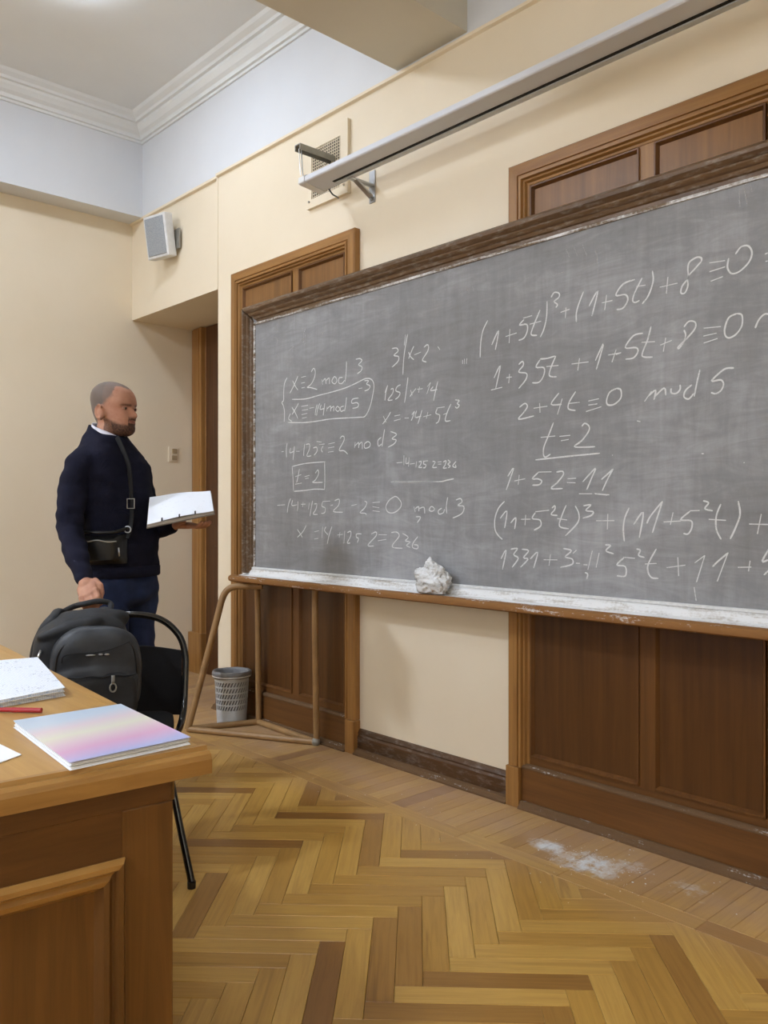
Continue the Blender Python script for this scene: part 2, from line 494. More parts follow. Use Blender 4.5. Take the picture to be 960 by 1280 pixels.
# skirting boards with a shoe strip
def skirting(name, x0, x1, y=0.0, parent=None):
    b = struct(MB().extrude_profile([(y, 0.0), (y-.02, 0), (y-.02, .085), (y-.014, .095), (y-.017, .103), (y-.008, .118), (y, .122)], 'x', x0, x1), name, M['dark_x'], parent)
    struct(MB().extrude_profile([(y-.02, 0), (y-.05, 0), (y-.05, .008), (y-.042, .012), (y-.036, .024), (y-.02, .028)], 'x', x0, x1), 'shoe_strip', M['dusty_ledge'], b)
    return b
skirting('baseboard_right', 2.505, 3.465)
skirting('baseboard_left', 4.61, 8.5)
bpy.data.objects['baseboard_left'].name = 'baseboard_right_end'
skirting('baseboard_niche', 1.18, 1.375)
bl = struct(MB().extrude_profile([(0, 0.0), (.02, 0), (.02, .085), (.014, .095), (.008, .118), (0, .122)], 'y', -6.5, 0.50), 'baseboard_left', M['dark_y'])

# panelled door surrounds on the board wall
def casing_piece(prof, side, x0, x1, z0, z1):
    """prof (inset, out). side: left/right/top; mitred at the top"""
    mb = MB(); n = len(prof)
    if side == 'left': P = [((x0+d, -o_, z0), (x0+d, -o_, z1-d)) for d, o_ in prof]
    elif side == 'right': P = [((x1-d, -o_, z0), (x1-d, -o_, z1-d)) for d, o_ in prof]
    elif side == 'top': P = [((x0+d, -o_, z1-d), (x1-d, -o_, z1-d)) for d, o_ in prof]
    else: P = [((x0+d, -o_, z0+d), (x1-d, -o_, z0+d)) for d, o_ in prof]
    mb.add([p[0] for p in P] + [p[1] for p in P], [list(range(n))[::-1], [n+i for i in range(n)]] + [[i, (i+1) % n, n+(i+1) % n, n+i] for i in range(n)])
    return mb
CAS = [(0, 0), (0, .034), (.006, .04), (.048, .04), (.05, .034), (.054, .034), (.058, .042), (.068, .042), (.072, .03), (.078, .028), (.084, .016), (.092, .014), (.098, .004), (.098, 0)]
def doorcase(name, x0, x1, z1, xm, label):
    root = thing(name, (x0, 0, 0), label, None, None, 'structure')
    for s_, mt in (('left', 'oak_z'), ('right', 'oak_z'), ('top', 'oak_x')):
        casing_piece(CAS, s_, x0, x1, 0.165 if s_ != 'top' else 0, z1).obj('casing', M[mt], root)
    for xa in (x0-.004, x1-.062):
        MB().box((xa, -.048, 0), (xa+.066, 0, .163)).obj('plinth_block', M['oak_z'], root, bevel=.003)
    xa, xb = x0+.062, x1-.062
    MB().box((xa, -.03, 0.03), (xb, 0, .165)).obj('bottom_rail', M['rail_shaded'], root, bevel=.003)
    MB().extrude_profile([(0, .163), (-.036, .163), (-.036, .17), (-.03, .176), (-.02, .18), (0, .18)], 'x', xa, xb).obj('rail_moulding', M['dusty_ledge'], root)
    MB().extrude_profile([(0, 0), (-.055, 0), (-.055, .008), (-.045, .014), (-.04, .03), (0, .034)], 'x', xa, xb).obj('shoe_strip', M['dusty_ledge'], root)
    pa, pb = x0+.098, x1-.098
    MB().box((xa, -.012, .175), (xb, 0, .212)).obj('rail', M['rail_shaded'], root)
    MB().box((xm-.03, -.013, .205), (xm+.03, 0, 2.2)).obj('stile', M['stile_shaded'], root)
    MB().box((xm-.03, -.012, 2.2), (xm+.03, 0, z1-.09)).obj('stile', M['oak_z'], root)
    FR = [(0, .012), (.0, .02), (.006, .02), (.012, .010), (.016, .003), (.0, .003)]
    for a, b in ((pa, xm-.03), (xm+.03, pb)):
        MB().box((a, -.005, .2), (b, .0, 2.2)).obj('panel', M['panel_shaded'], root)  # shaded copy of the veneer below, lit copy above
        MB().box((a, -.005, 2.2), (b, .0, z1-.09)).obj('panel', M['panel_lit'], root, label='top panel with sheen painted into its colour')
        g = MB()
        for sd in ('left', 'right', 'top', 'bottom'):
            q = casing_piece(FR, sd, a, b, .21, z1-.098)
            g.add(q.v, q.f)
        g.obj('panel_bead', M['stile_shaded'], root)
    return root
doorcase('door_1', 1.38, 2.503, 2.612, 1.99, 'oak-panelled double doorcase behind the left end of the blackboard')
doorcase('door_2', 3.47, 4.605, 2.615, 4.085, 'oak-panelled double doorcase behind the right part of the blackboard')
# door in the niche
d3 = thing('door_3', (0.0, .52, 0), 'brown door with tall oak casing at the back of the niche', None, None, 'structure')
def ncas(mb, x, w_, mirror=1):
    pr = [(0, 0), (0, .03), (.03, .035), (.035, .028), (.045, .028), (.05, .045), (.12, .045), (.125, .036), (.135, .036), (.14, .05), (.17, .05), (.175, .02), (w_, .01), (w_, 0)]
    n = len(pr)
    P = [((x+mirror*d, .52-o_, .3), (x+mirror*d, .52-o_, 2.57)) for d, o_ in pr]
    mb.add([p[0] for p in P]+[p[1] for p in P], [list(range(n))[::-1], [n+i for i in range(n)]] + [[i, (i+1) % n, n+(i+1) % n, n+i] for i in range(n)])
    return mb
ncas(MB(), 0.012, .20).obj('casing', M['oak_z'], d3)
MB().box((0.012, .455, 0), (.2, .52, .3)).obj('plinth_block', M['oak_z'], d3, bevel=.004)
MB().box((.2, .50, 0), (1.18, .52, 2.57)).obj('door_leaf', M['door_z'], d3)
for z0, z1 in ((.25, .95), (1.1, 2.3)):
    MB().box((.32, .49, z0), (1.05, .50, z1)).obj('door_panel', M['door_z'], d3, bevel=.004)

# ------------------------------------------------------------------ parquet
PW_, PL_ = 0.0714, 0.4286
S2 = math.sqrt(2)
E1 = Vector((1, 1))/S2; E2 = Vector((-1, 1))/S2
N6 = 6
O0 = Vector((3.809 - (N6-1)*PW_/S2, -0.885 - (N6+1)*PW_/S2))
floor = struct(MB().box((-0.12, -6.6, -0.06), (8.6, 0.6, -0.009)), 'floor', M['subfloor'], loc=(0, 0, -0.06))
def clip(poly, nx, ny, c):
    out = []
    for i in range(len(poly)):
        a, b = poly[i], poly[(i+1) % len(poly)]
        da, db = a[0]*nx+a[1]*ny-c, b[0]*nx+b[1]*ny-c
        if da <= 0: out.append(a)
        if (da < 0 < db) or (db < 0 < da):
            t = da/(da-db); out.append((a[0]+(b[0]-a[0])*t, a[1]+(b[1]-a[1])*t))
    return out
def area(p): return abs(sum(p[i][0]*p[(i+1) % len(p)][1]-p[(i+1) % len(p)][0]*p[i][1] for i in range(len(p))))/2
pieces = []   # (polygon, centre, angle)
def add_piece(cx, cy, ang, l, wd, limits):
    ca, sa = math.cos(ang), math.sin(ang)
    poly = [(cx+ca*u-sa*v, cy+sa*u+ca*v) for u, v in ((-l/2, -wd/2), (l/2, -wd/2), (l/2, wd/2), (-l/2, wd/2))]
    full = True
    for lim in limits:
        q = clip(poly, *lim)
        if len(q) != len(poly) or any(abs(a[0]-b[0])+abs(a[1]-b[1]) > 1e-6 for a, b in zip(q, poly)): full = False
        poly = q
        if len(poly) < 3: return
    if area(poly) < 2e-4: return
    pieces.append((poly, (cx, cy), ang, full))
lim = [(0, 1, -0.46), (-1, 0, 0.0), (1, 0, 8.5), (0, -1, 6.5)]
for m_ in range(-14, 16):
    for k in range(-80, 80):
        u, v = (k+N6*m_)*PW_, (k-N6*m_)*PW_
        c = O0 + E1*(u+PL_/2) + E2*(v+PW_/2)
        if -0.4 < c.x < 8.9 and -6.9 < c.y < 0: add_piece(c.x, c.y, math.pi/4, PL_, PW_, lim)
        u, v = (k+N6+N6*m_)*PW_, (k+1-N6-N6*m_)*PW_
        c = O0 + E1*(u+PW_/2) + E2*(v+PL_/2)
        if -0.4 < c.x < 8.9 and -6.9 < c.y < 0: add_piece(c.x, c.y, 3*math.pi/4, PL_, PW_, lim)
x = 0.02
while x < 8.45:      # the strip of boards laid end to end beside the herringbone
    l = random.choice((.42, .45, .48)); l = min(l, 8.5-x)
    add_piece(x+l/2, -.42, 0, l, .078, []); x += l
x = 0.0
while x < 8.45:      # short boards between that strip and the wall
    wd = random.choice((.068, .071, .074))
    y1 = 0.52 if x < 1.16 else 0.0
    add_piece(x+wd/2, (-.381+y1)/2, math.pi/2, y1+.381, wd, []); x += wd
def plank_geo(poly, cx, cy, ang):
    ca, sa = math.cos(ang), math.sin(ang)
    loc = [((px-cx)*ca+(py-cy)*sa, -(px-cx)*sa+(py-cy)*ca) for px, py in poly]
    n = len(loc); mx = sum(p[0] for p in loc)/n; my = sum(p[1] for p in loc)/n
    def inset(d):
        out = []
        for px, py in loc:
            q = Vector((px-mx, py-my)); r = max(q.length, 1e-6)
            out.append((px-math.copysign(min(d, abs(q.x)*.5), q.x), py-math.copysign(min(d, abs(q.y)*.5), q.y)))
        return out
    a, b = inset(.0004), inset(.0016)
    return a, b, n
def plank_mesh(items, name, local=True):
    vs, fs, tones, uvs = [], [], [], []
    for poly, (cx, cy), ang, tone, dz, off in items:
        a, b, n = plank_geo(poly, cx, cy, ang); base = len(vs)
        ca, sa = math.cos(ang), math.sin(ang)
        P = [(p[0], p[1], -.0085) for p in a] + [(p[0], p[1], -.0012+dz) for p in a] + [(p[0], p[1], dz) for p in b]
        if not local: W_ = [(cx+p[0]*ca-p[1]*sa, cy+p[0]*sa+p[1]*ca, p[2]) for p in P]
        else: W_ = P
        vs += W_
        for r in (0, 1):
            for i in range(n): fs.append([base+r*n+i, base+r*n+(i+1) % n, base+(r+1)*n+(i+1) % n, base+(r+1)*n+i])
        fs.append([base+2*n+i for i in range(n)])
        tones += [tone]*(3*n); uvs += [(p[0]+off, p[1]+off*3.7) for p in P]
    me = bpy.data.meshes.new(name); me.from_pydata(vs, [], fs)
    at = me.attributes.new('tone', 'FLOAT', 'POINT'); at.data.foreach_set('value', tones)
    ul = me.uv_layers.new(name='grain')
    li = [0]*len(me.loops); me.loops.foreach_get('vertex_index', li)
    ul.data.foreach_set('uv', [c for i in li for c in uvs[i]])
    me.materials.append(M['plank'])
    return me
def seen(pc):
    poly, (cx, cy), ang, full = pc
    px = sum(p[0] for p in poly)/len(poly); py = sum(p[1] for p in poly)/len(poly)
    d = Vector((px, py, 0))-CAMP; t = d.dot(FW)
    if t < 1.2: return 0
    u = 480+1047*d.dot(RT)/t; v = 640+1047*1.2/t
    if u < -20 or u > 990 or v > 1300: return 0
    if u < 205 and v > 870: return 0
    return area(poly)/t**3
def rnd_tone():
    r = random.random()
    return random.uniform(.0, .2) if r < .12 else (random.uniform(.3, .6) if r < .55 else random.uniform(.6, .95))
order = sorted(range(len(pieces)), key=lambda i: -seen(pieces[i]))
top = [i for i in order[:296] if seen(pieces[i]) > 0]
rest = set(range(len(pieces))) - set(top)
shared = {}
for i in top:
    poly, cc, ang, full = pieces[i]
    tone = rnd_tone(); dz = random.uniform(-.0003, .0004); off = random.random()*20
    if full and ang in (math.pi/4, 3*math.pi/4):
        key = (round(ang, 3), random.randrange(28))
        if key not in shared: shared[key] = plank_mesh([(poly, cc, ang, tone, dz, off)], 'plank')
        me = shared[key]
    else: me = plank_mesh([(poly, cc, ang, tone, dz, off)], 'plank')
    o = bpy.data.objects.new('plank', me); COL.objects.link(o)
    o.parent = floor; o.location = Vector((cc[0], cc[1], 0)) - floor.location; o.rotation_euler = (0, 0, ang)
me = plank_mesh([(pieces[i][0], pieces[i][1], pieces[i][2], rnd_tone(), 0.0, random.random()*20) for i in rest], 'far_planks', False)
o = bpy.data.objects.new('far_planks', me); COL.objects.link(o); o.parent = floor; o.location = -floor.location; o['kind'] = 'stuff'
# crumbs of chalk on the boards
cr = MB(); rr = random.Random(3)
for i in range(230):
    if i < 150: px, py = rr.gauss(4.03, .10), rr.gauss(-.27, .055)
    else: px, py = rr.uniform(2.3, 4.9), rr.uniform(-.6, -.07)
    if py > -.06: continue
    s_ = rr.uniform(.0006, .0018) if i > 25 else rr.uniform(.0015, .0032)
    cr.ell((px, py, s_*.5), (s_*1.4, 0, 0), (0, s_, 0), (0, 0, s_*.6), nu=5, nv=3)
cr.obj('chalk_crumbs', plain('chalk_crumb', srgb(230, 232, 232), 0.9), None, label='white chalk crumbs and powder scattered on the floor below the blackboard', cat='chalk', kind='stuff')

# ------------------------------------------------------------------ blackboard
BX0, BX1, BZ0, BZ1 = 1.665, 5.75, 0.85, 2.347
bb = thing('blackboard', (BX0, -0.10, BZ0), 'long grey blackboard in a worn wooden frame covered with chalk equations', 'blackboard')
MB().box((BX0+.02, -.10, .86), (BX1-.02, -.065, BZ1-.03)).obj('writing_surface', M['slate'], bb)
FP = [(0, .065), (0, .125), (.006, .145), (.018, .155), (.03, .153), (.04, .142), (.043, .134), (.05, .136), (.058, .130), (.062, .118), (.074, .112), (.078, .104), (.09, .103), (.092, .099), (.092, .065)]
FPS = [(d*.62, o_) for d, o_ in FP]
casing_piece(FP, 'top', BX0, BX1, BZ0, BZ1).obj('frame_rail', M['frame_x'], bb, smooth=True, angle=35)
def side_piece(prof, side):
    n = len(prof); k = .62; P = []
    for (d, o_), (dt, _) in zip(prof, FP):
        xx = BX0+d if side == 'left' else BX1-d
        P.append(((xx, -o_, .86), (xx, -o_, BZ1-dt)))
    return MB().add([p[0] for p in P]+[p[1] for p in P], [list(range(n))[::-1], [n+i for i in range(n)]]+[[i, (i+1) % n, n+(i+1) % n, n+i] for i in range(n)])
side_piece(FPS, 'left').obj('frame_stile', M['frame_z'], bb, smooth=True, angle=35)
side_piece(FPS, 'right').obj('frame_stile', M['frame_z'], bb, smooth=True, angle=35)
ib = MB().box((BX0+.057, -.106, .885), (BX0+.068, -.099, BZ1-.09)).box((BX0+.057, -.106, BZ1-.103), (BX1-.06, -.099, BZ1-.092))
ib.obj('inner_bead', dusty('chalky_inner_bead', srgb(120, 104, 86), .55), bb)
TX0 = 1.62
tr = MB().extrude_profile([(-.065, .815), (-.165, .815), (-.165, .842), (-.125, .852), (-.118, .868), (-.108, .886), (-.098, .889), (-.065, .889)], 'x', TX0+.02, BX1).obj('chalk_tray', M['tray'], bb)
MB().extrude_profile([(-.16, .812), (-.19, .812), (-.204, .818), (-.208, .830), (-.204, .842), (-.19, .848), (-.16, .846)], 'x', TX0, BX1).obj('tray_lip', M['tray_edge'], bb, smooth=True, angle=40)
MB().extrude_profile([(-.102, .884), (-.114, .884), (-.114, .892), (-.102, .894)], 'x', BX0+.05, BX1).obj('ledge_strip', plain('chalk_white_strip', srgb(224, 226, 228), .9, nscale=60), bb)

